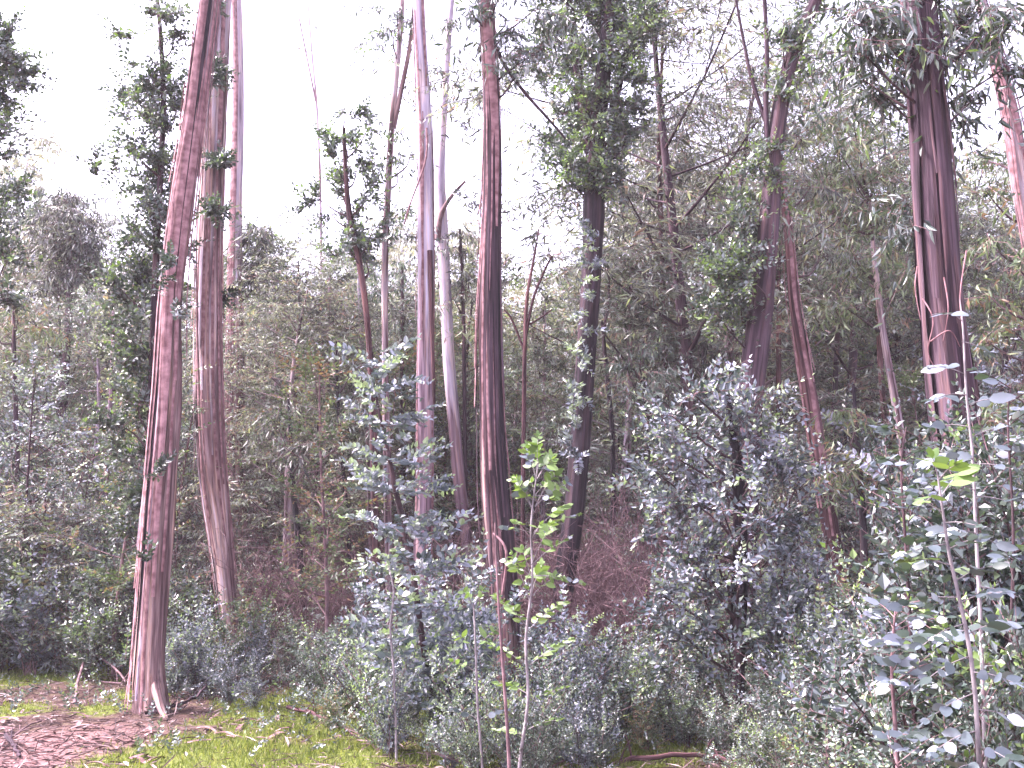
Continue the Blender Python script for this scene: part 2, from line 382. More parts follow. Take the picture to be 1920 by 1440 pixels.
# ------------------------------------------------------------------ generic trees and shrubs (meshes shared by their copies)
def gen_tree(seed, H, r0, cb, cr, nb, per, kind, leafL, leafW, mat, wood, tint0=.45, spray_scale=1., hexa=False, clump=.45, forks=1, rise=1.0, sides=7):
    rs = np.random.RandomState(seed)
    T = Soup(); C = Soup()
    lean = rs.uniform(-.06, .06, 2)
    n = 12
    hs = np.linspace(0, H, n)
    ph = rs.uniform(0, 6, 2)
    P = np.stack([lean[0]*hs+.02*H*np.sin(hs/H*4+ph[0])-.02*H*math.sin(ph[0]), lean[1]*hs+.02*H*np.sin(hs/H*3+ph[1])-.02*H*math.sin(ph[1]), hs-.15], 1)
    T.tube(P, r0*(1-.9*(hs/H)**.9)+.006, sides)
    sp_p, sp_d = [], []
    for b in range(nb):
        f = cb+(1-cb)*((b+rs.rand())/nb)**.9; h = f*H
        i = min(int(f*(n-1)), n-2); ff = f*(n-1)-i; p = P[i]*(1-ff)+P[i+1]*ff
        az = b*2.4+rs.uniform(-.5, .5); rel = (f-cb)/(1-cb+1e-6)
        Lb = cr*(.45+.75*math.sin(math.pi*min(1, .2+.75*rel)))*rs.uniform(.6, 1.2)
        el = rs.uniform(.35, .95)*rise
        d = np.array((math.cos(az)*math.cos(el), math.sin(az)*math.cos(el), math.sin(el)))
        e = p+d*Lb; mid = p+d*Lb*.5+np.array((0, 0, -.06*Lb))
        bp = smooth_path([p, mid, e], 5)
        rb = r0*(1-.85*f)*.4+.004
        T.tube(bp, np.linspace(rb, .004, 5), 4)
        # one or two side twigs then sprays gathered in clumps
        cl = [e, bp[3], bp[2]+rs.normal(0, .15*Lb, 3)]
        for c in cl:
            c2 = c+rs.normal(0, .12*Lb, 3)
            T.tube([bp[2], c2], [.006, .003], 3)
            m = rs.poisson(per/3.)
            o = rs.normal(0, 1, (m, 3)); o /= np.linalg.norm(o, axis=1)[:, None]+1e-9
            o *= (rs.rand(m)**.5)[:, None]*clump*(.6+.5*rs.rand())*np.array((1, 1, .8))
            sp_p.append(c2+o*.8); dd = o/clump+d*.35+rs.normal(0, .25, (m, 3)); dd[:, 2] += .1 if kind == 'j' else -.1
            sp_d.append(dd)
    sp_p = np.concatenate(sp_p); sp_d = np.concatenate(sp_d)
    put_sprays(C, kind, sp_p, sp_d, spray_scale, leafL, leafW, rs, hexa, .12 if kind == 'a' else 0, tint0)
    return (T.build('trunk', wood, link=False, smooth=True), C.build('crown', [mat, M['twig']], link=False))

def gen_shrub(seed, H, R, ns, per, leafL, leafW, mat, wood, kind='j', hexa=False, tint0=.5, spray_scale=1., upright=.8):
    rs = np.random.RandomState(seed); T = Soup(); C = Soup(); sp_p, sp_d = [], []
    for k in range(ns):
        az = rs.uniform(0, 6.28); rr = R*rs.uniform(.1, 1.25); h = H*(rs.uniform(.3, .8) if k % 3 else rs.uniform(.8, 1.15))*(1-.25*rr/R)
        b = np.array((rs.normal(0, .06*R), rs.normal(0, .06*R), -.05)); e = np.array((math.cos(az)*rr, math.sin(az)*rr, h))
        m = b*.5+e*.5+np.array((0, 0, .1*h))-np.array((e[0], e[1], 0))*.15
        p = smooth_path([b, m, e], 8); T.tube(p, np.linspace(.008+.004*H, .003, 8), 4)
        f = rs.uniform(.18, 1., per); idx = np.clip((f*7).astype(int), 0, 6); fr = (f*7-idx)[:, None]
        q = p[idx]*(1-fr)+p[np.minimum(idx+1, 7)]*fr
        a2 = rs.uniform(0, 6.28, per); d = np.stack([np.cos(a2), np.sin(a2), rs.uniform(.0, upright, per)+f*.4], 1)
        sp_p.append(q); sp_d.append(d); sp_p.append(e[None]); sp_d.append(np.array([[rs.normal(0, .2), rs.normal(0, .2), 1]]))
    put_sprays(C, kind, np.concatenate(sp_p), np.concatenate(sp_d), spray_scale, leafL, leafW, rs, hexa, .1 if kind == 'a' else 0, tint0, twig_r=.003)
    return (T.build('stem', wood, link=False, smooth=True), C.build('foliage', [mat, M['twig']], link=False))

def gen_thicket(seed, H, R, n):
    """tangle of dead twigs"""
    rs = np.random.RandomState(seed); T = Soup()
    for k in range(n):
        b = np.array((rs.normal(0, R*.4), rs.normal(0, R*.4), -.05)); az = rs.uniform(0, 6.28); h = H*rs.uniform(.4, 1)
        e = b+np.array((math.cos(az)*R*rs.uniform(.2, .9), math.sin(az)*R*rs.uniform(.2, .9), h)); m = (b+e)/2+rs.normal(0, .12, 3)
        p = smooth_path([b, m, e], 6); T.tube(p, np.linspace(rs.uniform(.006, .014), .003, 6), 3)
        for j in range(7):
            s = p[rs.randint(2, 6)]; T.tube(smooth_path([s, s+rs.normal(0, .15, 3)+(0, 0, .08), s+rs.normal(0, .3, 3)+(0, 0, .12)], 4), [.005, .004, .003, .002], 3)
    return T.build('branches', M['twig'], link=False)

LAND = [(350, 'forked pink trunk'), (798, 'pale centre trunk'), (925, 'dark-sided trunk'), (1100, 'leafy black trunk'), (1430, 'leaf-sleeved trunk'), (1545, 'red leaning trunk'), (1755, 'broad right trunk')]
LANDX = [(320, 'forked pink trunk')]+LAND[1:]
REG = []
def where(px):
    if px < LANDX[0][0]: return 'left of the forked pink trunk'
    for (a, an), (b, bn) in zip(LANDX, LANDX[1:]):
        if a <= px < b: return f'between {an} and {bn}'
    return 'right of the broad right trunk'
def reg(o, look, px, group): REG.append((o, look, px, group))
ORD = ['first', 'second', 'third', 'fourth', 'fifth', 'sixth', 'seventh', 'eighth', 'ninth', 'tenth', 'eleventh', 'twelfth', 'thirteenth', 'fourteenth', 'fifteenth', 'sixteenth']
def finish_labels():
    g = {}
    for o, look, px, grp in REG: g.setdefault((look, where(px)), []).append((px, o, grp))
    for (look, wh), L in g.items():
        L.sort(key=lambda t: t[0])
        for i, (px, o, grp) in enumerate(L):
            o['label'] = f'{look} {wh}' + (f', {ORD[min(i, 15)]} from left' if len(L) > 1 else '')
            o['group'] = grp

def place(proto, names, name, cat, px, Y, look, group, s=1., rz=None, zoff=0, lean=0, sxy=1.):
    x = px_x(px, Y)
    z = ground_z(x, Y)-.02
    r = random.uniform(0, 6.28) if rz is None else rz
    o = thing(name, look, cat, (x, Y, z+zoff), group, r, s)
    o.scale = (s*sxy, s*sxy, s)
    o.rotation_euler = (random.uniform(-1, 1)*.04+lean, random.uniform(-1, 1)*.04, r)
    for me, nme in zip(proto, names): mesh_obj(nme, me, o)
    reg(o, look, px, group)
    return o

TP = []   # (proto, natural height, look)
TP.append((gen_tree(11, 12, .11, .25, 2.0, 24, 40, 'a', .19, .044, M['adult'], M['pink'], .5, clump=.5, spray_scale=.9), 12, 'slender grey-green gum'))
TP.append((gen_tree(12, 12, .10, .35, 2.3, 20, 40, 'a', .21, .042, M['adult'], M['brown'], .42, clump=.6), 12, 'wispy drooping gum'))
TP.append((gen_tree(13, 12, .12, .22, 1.9, 24, 40, 'a', .17, .046, M['olive'], M['brown'], .55, clump=.5, spray_scale=.9), 12, 'olive-leaved gum'))
TP.append((gen_tree(14, 11, .09, .10, 1.7, 30, 24, 'j', .11, .07, M['dkgreen'], M['dark'], .58), 11, 'dark bushy gum'))
TP.append((gen_tree(15, 11, .08, .08, 1.6, 30, 24, 'j', .11, .065, M['glauc'], M['brown'], .55), 11, 'blue-grey leafy gum'))
TP.append((gen_tree(16, 12, .10, .30, 2.5, 20, 44, 'a', .22, .05, M['pale'], M['mauve'], .6, clump=.65), 12, 'pale feathery gum'))
TF = [gen_tree(21, 12, .11, .22, 1.7, 34, 48, 'a', .115, .024, M['adult'], M['pink'], .55, clump=.42, spray_scale=.8),
      gen_tree(22, 12, .10, .28, 2.0, 30, 50, 'a', .13, .023, M['adult'], M['brown'], .48, clump=.5, spray_scale=.85),
      gen_tree(23, 12, .11, .2, 1.7, 32, 46, 'a', .11, .026, M['olive'], M['brown'], .6, clump=.42, spray_scale=.8),
      gen_tree(24, 11, .08, .1, 1.4, 34, 26, 'j', .075, .045, M['dkgreen'], M['dark'], .6, clump=.4, spray_scale=.85),
      gen_tree(25, 11, .08, .08, 1.4, 34, 26, 'j', .075, .043, M['glauc'], M['brown'], .58, clump=.4, spray_scale=.85),
      gen_tree(26, 12, .10, .25, 2.1, 30, 50, 'a', .13, .024, M['silver'], M['mauve'], .5, clump=.5, spray_scale=.85)]
TN = ['trunk', 'crown']
SKY = [(-200, 330), (0, 330), (60, 340), (100, 430), (140, 540), (180, 450), (240, 430), (330, 430), (480, 410), (560, 400), (620, 410), (700, 450), (800, 480), (880, 500), (940, 560), (1040, 560), (1100, 520), (1160, 380), (1210, 120),
       (1300, -60), (1400, 60), (1500, 120), (1600, 180), (1700, 260), (1800, 290), (1920, 280), (2150, 260)]
def skyline(px): return float(np.interp(px, [a for a, b in SKY], [b for a, b in SKY]))
rl = random.Random(5)
def tree_to(px, Y, top_py, k, group, prefix, sxy=1.):
    proto, H0, look = TP[k]
    if Y < 27: proto = TF[k]; look = 'pale silvery gum' if k == 5 else look
    x = px_x(px, Y); z0 = ground_z(x, Y); zt = W(px, top_py, Y)[2]
    s = max(.25, (zt-z0)/H0)
    return place(proto, TN, 'gum_tree', 'tree', px, Y, f'{prefix}{look}', group, s, sxy=max(1., min(1.8, sxy*(1.35/s) if s < 1 else sxy)))
# three depths of forest behind the big trunks
def layer_sky(px, Y):
    t = skyline(px)
    if px > 1130: t = max(t, 560 if Y > 38 else 280 if Y > 27 else t)
    return t
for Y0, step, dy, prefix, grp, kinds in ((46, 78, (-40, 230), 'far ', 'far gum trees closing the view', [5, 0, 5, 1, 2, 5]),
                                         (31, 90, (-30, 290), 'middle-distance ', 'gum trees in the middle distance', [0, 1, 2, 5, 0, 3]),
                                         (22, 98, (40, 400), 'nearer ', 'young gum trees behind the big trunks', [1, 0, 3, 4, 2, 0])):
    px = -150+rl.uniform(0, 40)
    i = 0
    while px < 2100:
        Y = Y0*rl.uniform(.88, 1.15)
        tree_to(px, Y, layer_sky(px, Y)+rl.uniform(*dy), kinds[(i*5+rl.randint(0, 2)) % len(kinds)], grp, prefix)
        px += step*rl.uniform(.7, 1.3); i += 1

px = 1150
while px < 2000:
    tree_to(px, 19*rl.uniform(.85, 1.2), skyline(px)+rl.uniform(-60, 330), rl.choice([1, 0, 2, 0, 5, 1, 3]), 'young gum trees behind the big trunks', 'nearer ', 1.2)
    px += rl.uniform(62, 105)
for px, tp in ((905, 560), (965, 640), (1020, 560), (1150, 600), (760, 560), (480, 470), (540, 520), (620, 600), (60, 520), (190, 560)):
    tree_to(px, 18*rl.uniform(.9, 1.2), tp, rl.choice([1, 0, 2, 5]), 'young gum trees behind the big trunks', 'nearer ')
US = [(gen_tree(81, 5, .03, .15, .7, 22, 9, 'j', .07, .04, M['glauc'], M['brown'], .62, clump=.3), 5, 'spindly silvery understorey sapling'),
      (gen_tree(82, 5, .028, .2, .6, 20, 9, 'j', .065, .036, M['olive'], M['twig'], .6, clump=.3), 5, 'spindly green understorey sapling'),
      (gen_tree(83, 5, .035, .45, .7, 18, 8, 'a', .12, .022, M['adult'], M['red'], .55, clump=.35), 5, 'bare-stemmed thin understorey sapling')]
px = -60
i = 0
while px < 1960:
    Y = rl.uniform(12.5, 23)
    if 1020 < px < 1140 or 770 < px < 890 or 340 < px < 470 or 1480 < px < 1610: Y = max(Y, 18.5)
    k = rl.choice([0, 1, 2, 2, 0]); x = px_x(px, Y); z0 = ground_z(x, Y)
    zt = W(px, rl.uniform(620, 960), Y)[2]; sc = max(.35, (zt-z0)/5)
    place(US[k][0], TN, 'understorey_sapling', 'sapling', px, Y, US[k][2], 'spindly saplings of the understorey', sc, sxy=max(1, 1/sc))
    px += rl.uniform(18, 42); i += 1
# far-off wood on the rise: one mass
def far_wood():
    rs = np.random.RandomState(9); C = Soup(); T = Soup()
    pos = []
    for k in range(260):
        Y = rs.uniform(58, 95); px = rs.uniform(-350, 2250)
        x = px_x(px, Y); z0 = ground_z(x, Y)
        top = W(px, max(470, skyline(px))+rs.uniform(90, 300), Y)[2]; h = max(5, top-z0)
        n = 90; r = rs.rand(n)
        zz = z0+h*(.15+.85*r); rad = 2.4*np.sin(np.pi*np.clip(r*.8+.15, 0, 1))*np.sqrt(rs.rand(n)); a = rs.uniform(0, 6.28, n)
        pos.append(np.stack([x+rad*np.cos(a), Y+rad*np.sin(a), zz], 1))
        T.tube([(x, Y, z0-.2), (x+.3, Y, z0+h*.9)], [.16, .04], 4)
    pos = np.concatenate(pos)
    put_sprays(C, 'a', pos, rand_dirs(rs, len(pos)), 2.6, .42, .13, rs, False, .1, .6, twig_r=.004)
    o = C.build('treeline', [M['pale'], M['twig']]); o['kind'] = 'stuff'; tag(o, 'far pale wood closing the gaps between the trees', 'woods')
    o2 = T.build('trunk', M['brown'], o)
far_wood()

# ------------------------------------------------------------------ the big trees of the photograph
def hero_trunk(root, pts, Y, mat, sides=36, flute=.16, seed=0, name='trunk', step=.09, to_ground=True, tint=None, Ytop=None, buttress=0., extend=0):
    """pts: (px,py,width px) from the base up; returns path and radii"""
    P = []; R = []
    n = len(pts)
    for i, (px, py, w) in enumerate(pts):
        y = Y+(0 if Ytop is None else (Ytop-Y)*i/(n-1))
        p = W(px, py, y); P.append(p); R.append(w*.44/FPX*y)
    P = np.array(P); R = np.array(R)
    if to_ground:
        g = ground_z(P[0][0], P[0][1]); 
        if P[0][2] > g-.1:
            d = P[0]-P[1]; d /= max(abs(d[2]), .2); 
            P = np.vstack([P[0]+np.array((d[0]*.5, 0, -1))*(P[0][2]-g+.15), P]); R = np.concatenate([[R[0]*1.12], R])
    if extend:
        d = P[-1]-P[-2]; d /= np.linalg.norm(d); P = np.vstack([P, P[-1]+d*extend]); R = np.concatenate([R, [R[-1]*.72]])
    Ltot = np.linalg.norm(np.diff(P, axis=0), axis=1).sum(); m = max(8, int(Ltot/step))
    Ls = np.concatenate([[0], np.cumsum(np.linalg.norm(np.diff(P, axis=0), axis=1))])
    Ps = smooth_path(P, max(m, 8)); tt = np.linspace(0, len(P)-1, len(Ps)); Rsm = np.interp(tt, np.arange(len(P)), R)
    if buttress:
        hh = Ps[:, 2]-Ps[0, 2]; Rsm = Rsm*(1+buttress*np.exp(-np.maximum(hh, 0)/.35))
    S = Soup()
    S.tube(Ps, Rsm, sides, 0, .5, flute, seed)
    if tint is not None:
        z = S.v[0][:, 2]; S.t[0] = np.clip(np.interp(z, [tint[0], tint[1]], [0, 1]), 0, 1)
    o = S.build(name, mat, root, smooth=True)
    return Ps, Rsm
def bark_strips(root, Ps, Rs, n, seed, mat=None, lmin=.5, lmax=2.2, loose=.06, zr=(0, 1)):
    rs = np.random.RandomState(seed)
    for k in range(n):
        i0 = int(rs.uniform(zr[0], zr[1])*(len(Ps)-6)); L = rs.uniform(lmin, lmax)
        seg = np.linalg.norm(Ps[1]-Ps[0]); cnt = min(len(Ps)-1-i0, max(4, int(L/seg)))
        th = rs.uniform(0, 6.28) if rs.rand() < .3 else rs.uniform(math.pi*1.05, math.pi*1.95)
        w = rs.uniform(.012, .035); pts = []
        dirn = 1 if rs.rand() < .3 else -1
        idx = np.linspace(i0, i0+cnt, 9).astype(int)
        V = []
        for j, ii in enumerate(idx):
            f = j/8.; free = f if dirn > 0 else 1-f
            a = th+.15*math.sin(f*3+k)+(free**2)*rs.uniform(-.05, .05)
            rad = Rs[ii]*1.02+.006+loose*.5*free**2.5
            c = Ps[ii]+np.array((math.cos(a), math.sin(a), 0))*rad
            t = np.array((-math.sin(a), math.cos(a), 0)); ww = w*(1-.6*abs(f-.5)*2*rs.uniform(.6, 1))
            V += [c-t*ww, c+np.array((math.cos(a), math.sin(a), 0))*.008, c+t*ww]
        q = [(j*3+b, j*3+b+1, j*3+4+b, j*3+3+b) for j in range(8) for b in range(2)]
        S = Soup(); S.add(V, q, .5); o = S.build('bark_strip', mat or M['strip'], root, smooth=True)
def near_on(Ps, p):
    return Ps[np.argmin(np.linalg.norm(Ps-p-np.array((0, 0, -.4)), axis=1))]
def foliage(root, Ps, blobs, Y, kind, mat, seed, leafL, leafW, dens=1., hexa=False, tint0=.45, branch=True, wood=None, scale=1., sick=.12, name='foliage', spread=.25, flat=.8, limit=None):
    """blobs: (px,py,r px[,dY]); a limb to each, sprays all around its end"""
    rs = np.random.RandomState(seed); C = Soup(); P = []; D = []
    for b in blobs:
        px, py, r = b[:3]; dY = b[3] if len(b) > 3 else rs.uniform(-.3, .3)
        y = Y+dY; c = W(px, py, y); R = r/FPX*y
        if branch and Ps is not None and r > 25:
            s = near_on(Ps, c); m = (s+c)/2+np.array((0, 0, -.06))+rs.normal(0, .05, 3)
            T = Soup(); T.tube(smooth_path([s, m, c], 8), np.linspace(min(.03, .012+R*.03), .005, 8), 6)
            T.build('branch', wood or M['twigdk'], root, smooth=True)
        n = max(5, int(dens*34*(R/.35)**1.6))
        nc = max(2, int(n/7)); cc = rs.normal(0, 1, (nc, 3)); cc /= np.linalg.norm(cc, axis=1)[:, None]; cc *= (rs.rand(nc)**.45)[:, None]*R*.85; cc[:, 2] *= flat
        w = rs.randint(0, nc, n)
        o = cc[w]+rs.normal(0, R*.16, (n, 3))
        P.append(c+o); dd = o/(R+1e-6)+rs.normal(0, .35, (n, 3)); dd[:, 2] += .15 if kind == 'j' else -.05
        D.append(dd)
        if branch:
            for q in cc[:14]:
                C.tube([c, c+q*.6+(0, 0, .02), c+q], [.006, .004, .003], 3, 1)
    P = np.concatenate(P); D = np.concatenate(D)
    P = P-D/np.linalg.norm(D, axis=1)[:, None]*.12*scale
    put_sprays(C, kind, P, D, scale, leafL, leafW, rs, hexa, sick if kind == 'a' else 0, tint0, twig_r=.003)
    return C.build(name, [mat, M['twig']], root)
def limb(root, pts, Y, w0, w1, mat, name='branch'):
    P = np.array([W(a, b, Y+(c[0] if c else 0)) for a, b, *c in pts]); Ps = smooth_path(P, 14)
    S = Soup(); S.tube(Ps, np.linspace(w0, w1, 14)/2/FPX*Y, 8, 0, .1); S.build(name, mat, root, smooth=True); return Ps

def tree_root(name, label, px, py, Y, cat='tree', group=None):
    x = px_x(px, Y); return thing(name, label, cat, (0, 0, 0), group), x
class Tree:
    """a thing whose Empty stands at the base; parts are given in world coordinates"""
    def __init__(s, name, label, px, Y, cat='tree', group=None):
        x = px_x(px, Y); s.base = (x, Y, ground_z(x, Y)); s.o = thing(name, label, cat, s.base, group)
    def done(s):
        v = Vector(s.base)
        for c in s.o.children:
            c.matrix_parent_inverse.identity(); c.location = c.location-v

# T1 forked pink trunk at the left
t = Tree('gum_tree', 'tall gum with peeling red-brown bark leaning right, its split foot on the dirt', 285, 10.4)
Ps, Rr = hero_trunk(t.o, [(286, 1335, 62), (282, 1250, 54), (288, 1150, 54), (296, 1000, 56), (306, 880, 50), (316, 740, 50), (320, 620, 46), (326, 520, 44), (338, 420, 46), (350, 330, 46), (364, 230, 42), (378, 130, 42), (392, 20, 42), (404, -80, 40)],
                    10.4, M['pink'], 44, .24, 1, buttress=.35, extend=5, tint=(4.5, 9), Ytop=11.2)
bark_strips(t.o, Ps, Rr, 26, 1, loose=.12, zr=(0, .75)); bark_strips(t.o, Ps, Rr, 5, 71, M['dark'], .5, 1.6, .03, (0, .6)); bark_strips(t.o, Ps, Rr, 4, 72, M['mauve'], .6, 1.8, .1, (0, .9))
rt = limb(t.o, [(284, 1220, .2), (290, 1280, .05), (300, 1322, -.18), (312, 1352, -.4)], 10.3, 26, 9, M['pink'], 'root')
limb(t.o, [(276, 1230, .2), (266, 1290, .1), (258, 1330, 0)], 10.3, 22, 8, M['pink'], 'root')
foliage(t.o, Ps, [(300, 885, 18, -.2), (278, 1050, 14, -.2), (330, 590, 12, -.25), (320, 500, 24, -.2), (305, 520, 25, 0)], 10.4, 'j', M['dkgreen'], 21, .06, .035, 1.3, branch=False, scale=.5)
t.done()
# T2 the straight partner
t = Tree('gum_tree', 'tall straight gum with smooth pink-streaked bark behind the red-brown forked one', 432, 14.2)
Ps, Rr = hero_trunk(t.o, [(436, 1215, 34), (430, 1150, 38), (420, 1060, 42), (410, 980, 50), (399, 880, 58), (393, 740, 58), (391, 600, 56), (393, 480, 53), (396, 380, 50), (400, 280, 52), (404, 160, 54), (408, 0, 56), (410, -90, 52)],
                    14.2, M['rose'], 44, .15, 2, extend=6, tint=(5.5, 12))
bark_strips(t.o, Ps, Rr, 18, 2, loose=.1, zr=(.05, .9)); bark_strips(t.o, Ps, Rr, 6, 73, M['pink'], .8, 2.6, .12, (0, .6))
foliage(t.o, Ps, [(405, 150, 22, -.4), (412, 130, 14, -.4), (410, 308, 18, -.4), (398, 402, 26, -.45), (420, 312, 16, -.3), (398, 20, 20, -.5), (408, 560, 16, .2)], 14.2, 'j', M['dkgreen'], 22, .08, .045, 2, branch=False, scale=.7)
t.done()
# T3
t = Tree('gum_tree', 'slim gum, pale mauve above and red-brown below, just behind the straight pink one', 448, 18)
Ps, Rr = hero_trunk(t.o, [(454, 1180, 37), (448, 1000, 40), (442, 850, 40), (442, 720, 37), (443, 600, 35), (442, 480, 30), (444, 350, 25), (448, 200, 23), (446, 60, 22), (442, -80, 20)], 18, M['pink'], 28, .12, 3, extend=6, tint=(3.5, 9.5))
foliage(t.o, Ps, [(470, 440, 42), (495, 480, 34), (455, 500, 30), (480, 530, 30), (500, 430, 22)], 18, 'a', M['adult'], 23, .16, .03, 1.3, tint0=.25)
bark_strips(t.o, Ps, Rr, 8, 3, loose=.08, zr=(.0, .4))
t.done()
# T4 pale centre
t = Tree('gum_tree', 'tall pale mauve gum with a long loose bark sliver down its right side', 792, 15)
Ps, Rr = hero_trunk(t.o, [(790, 1180, 40), (792, 1050, 39), (796, 900, 38), (797, 760, 38), (798, 640, 37), (799, 520, 37), (798, 400, 36), (797, 280, 34), (793, 170, 31), (787, 60, 28), (782, -80, 26)], 15, M['mauve'], 36, .08, 4, extend=6, tint=(3.0, 7.5))
limb(t.o, [(806, 470, -.25), (808, 560, -.25), (812, 680, -.25), (814, 760, -.2)], 15, 11, 5, M['red'], 'bark_strip')
limb(t.o, [(800, 240, -.25), (798, 300, -.3), (770, 380, -.4), (758, 420, -.4)], 15, 4, 3, M['strip'], 'bark_strip')
bark_strips(t.o, Ps, Rr, 8, 4, loose=.03, zr=(.1, .8))
t.done()
# T5 thin pale behind
t = Tree('gum_tree', 'thin pale gum with a broken snag, close against the right of the pale mauve one', 862, 17)
Ps, Rr = hero_trunk(t.o, [(889, 1150, 29), (880, 1050, 27), (864, 930, 27), (852, 800, 27), (842, 680, 26), (836, 560, 26), (830, 440, 26), (826, 320, 21), (832, 200, 18), (840, 80, 16), (850, -40, 12)], 17, M['mauve'], 24, .07, 5, tint=(2.0, 6.0), extend=2)
limb(t.o, [(820, 450), (826, 405), (845, 370), (872, 340)], 16.9, 13, 5, M['twig'])
foliage(t.o, Ps, [(880, 185, 38), (905, 200, 22), (850, 40, 30), (868, 370, 20), (885, 390, 16), (870, 235, 20)], 17, 'a', M['adult'], 25, .15, .028, .5, tint0=.25)
t.done()
# T6
t = Tree('gum_tree', 'tall gum whose trunk is pinkish on the left side and near black on the right', 945, 11.5)
Ps, Rr = hero_trunk(t.o, [(948, 1290, 60), (944, 1150, 56), (936, 1030, 56), (926, 920, 54), (920, 800, 48), (918, 690, 46), (917, 580, 44), (920, 470, 38), (922, 380, 36), (924, 260, 34), (920, 150, 29), (914, 60, 26), (908, -80, 24)], 11.5, M['pink'], 44, .14, 6, extend=6, tint=(3.6, 6.5))
bark_strips(t.o, Ps, Rr, 20, 6, loose=.1, zr=(0, .7)); bark_strips(t.o, Ps, Rr, 12, 74, M['brown'], .6, 2.0, .12, (0, .6))
# dark bark sheet that paints in the shade of its right side
def shade_slab(root, Ps, Rr, z0, z1, a0, a1, mat, off=.006):
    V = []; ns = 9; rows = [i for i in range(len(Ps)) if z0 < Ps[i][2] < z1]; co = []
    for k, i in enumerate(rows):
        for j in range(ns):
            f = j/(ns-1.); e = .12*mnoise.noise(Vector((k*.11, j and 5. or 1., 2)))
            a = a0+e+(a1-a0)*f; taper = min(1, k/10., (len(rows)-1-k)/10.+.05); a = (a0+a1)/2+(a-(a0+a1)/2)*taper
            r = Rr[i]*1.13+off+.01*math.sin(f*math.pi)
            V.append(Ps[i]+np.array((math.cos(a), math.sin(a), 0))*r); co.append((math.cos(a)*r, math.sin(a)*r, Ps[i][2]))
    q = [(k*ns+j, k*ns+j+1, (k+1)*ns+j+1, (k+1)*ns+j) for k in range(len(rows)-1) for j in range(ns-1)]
    S = Soup(); S.add(V, q, .5, 0, np.array(co)); S.build('shade_slab', mat, root, smooth=True)
shade_slab(t.o, Ps, Rr, .4, 5.6, -math.pi*.52, math.pi*.2, M['dark'])
limb(t.o, [(935, 1160, -.15), (950, 1040, -.3), (925, 1000, -.2)], 11.3, 6, 4, M['strip'], 'bark_strip')
foliage(t.o, Ps, [(880, 20, 40), (950, 60, 50), (1000, 20, 50), (985, 110, 40), (900, 90, 24), (960, 150, 22), (930, -30, 60), (1020, 90, 30)], 11.5, 'a', M['dkgreen'], 26, .13, .03, .8, tint0=.5)
limb(t.o, [(922, 70), (945, 120), (985, 175), (1030, 225), (1060, 260)], 11.6, 9, 4, M['brown'])
t.done()
# T7 the dark leaning trunk clothed in shoots
t = Tree('gum_tree', 'dark leaning gum clothed in leafy shoots, black trunk with small white-lit leaves', 1052, 13)
Ps, Rr = hero_trunk(t.o, [(1050, 1165, 43), (1062, 1060, 41), (1076, 960, 43), (1086, 850, 43), (1094, 740, 43), (1102, 620, 41), (1110, 500, 43), (1114, 400, 48), (1116, 320, 46), (1120, 240, 41), (1130, 150, 36), (1138, 60, 31), (1143, -80, 26)], 13, M['dark'], 32, .14, 7, extend=5)
limb(t.o, [(1116, 330), (1100, 240), (1085, 150), (1075, 60), (1062, -30)], 13, 24, 14, M['brown'])
limb(t.o, [(1122, 280), (1150, 200), (1175, 100), (1215, 0), (1230, -50)], 13, 18, 12, M['dark'])
foliage(t.o, Ps, [(1030, 60, 50), (1050, 0, 55), (1110, 40, 60), (1150, 30, 60), (1190, 60, 50), (1130, 110, 55), (1185, 150, 42), (1075, 130, 36), (1100, 200, 50), (1150, 220, 48), (1060, 215, 38), (1180, 250, 34),
                  (1080, 290, 48), (1130, 300, 50), (1160, 330, 34), (1110, 345, 40), (1060, 330, 28), (1220, 20, 40), (1010, 130, 24), (1040, 260, 24), (1175, 200, 35), (1200, 100, 30)],
        13, 'j', M['dkgreen'], 27, .07, .042, 1.9, tint0=.55)
foliage(t.o, Ps, [(1095+(600-y)*.06+dx, y, 12, -.3) for y, dx in ((420, -14), (450, 10), (475, -8), (500, 12), (530, -10), (560, 12), (590, -12), (625, 6), (660, -12), (690, 8), (720, -8), (745, 4), (770, -14), (800, 4), (440, 20), (830, -8), (860, 0))],
        13, 'j', M['glauc'], 28, .07, .035, 1.0, branch=False, tint0=.75, scale=.5)
t.done()
# T8 leaf-sleeved trunk
t = Tree('gum_tree', 'mauve-brown gum sleeved in blue-green leaf clumps, its top bending to the right', 1400, 12)
Ps, Rr = hero_trunk(t.o, [(1392, 1180, 50), (1398, 1000, 50), (1404, 860, 50), (1408, 760, 52), (1414, 680, 55), (1424, 600, 52), (1436, 500, 45), (1444, 400, 42), (1450, 310, 38), (1462, 210, 35), (1480, 120, 32), (1508, 50, 30), (1540, -30, 28)], 12, M['brown'], 36, .12, 8, extend=4)
limb(t.o, [(1440, 300), (1436, 200), (1438, 100), (1432, -30)], 12, 12, 8, M['brown'])
limb(t.o, [(1440, 240), (1410, 150), (1395, 80), (1380, 0)], 12.1, 9, 5, M['brown'])
foliage(t.o, Ps, [(1505, 25, 36), (1480, 90, 38), (1495, 140, 30), (1465, 175, 30), (1470, 60, 26), (1440, 280, 30), (1425, 310, 24), (1455, 330, 26), (1430, 365, 34), (1400, 400, 30), (1395, 445, 36), (1375, 500, 40), (1400, 520, 42), (1350, 540, 36),
                  (1390, 565, 46), (1345, 590, 30), (1400, 600, 32), (1390, 460, 30), (1412, 780, 30), (1370, 790, 46)], 12, 'j', M['dkgreen'], 29, .07, .042, 1.9, tint0=.62)
t.done()
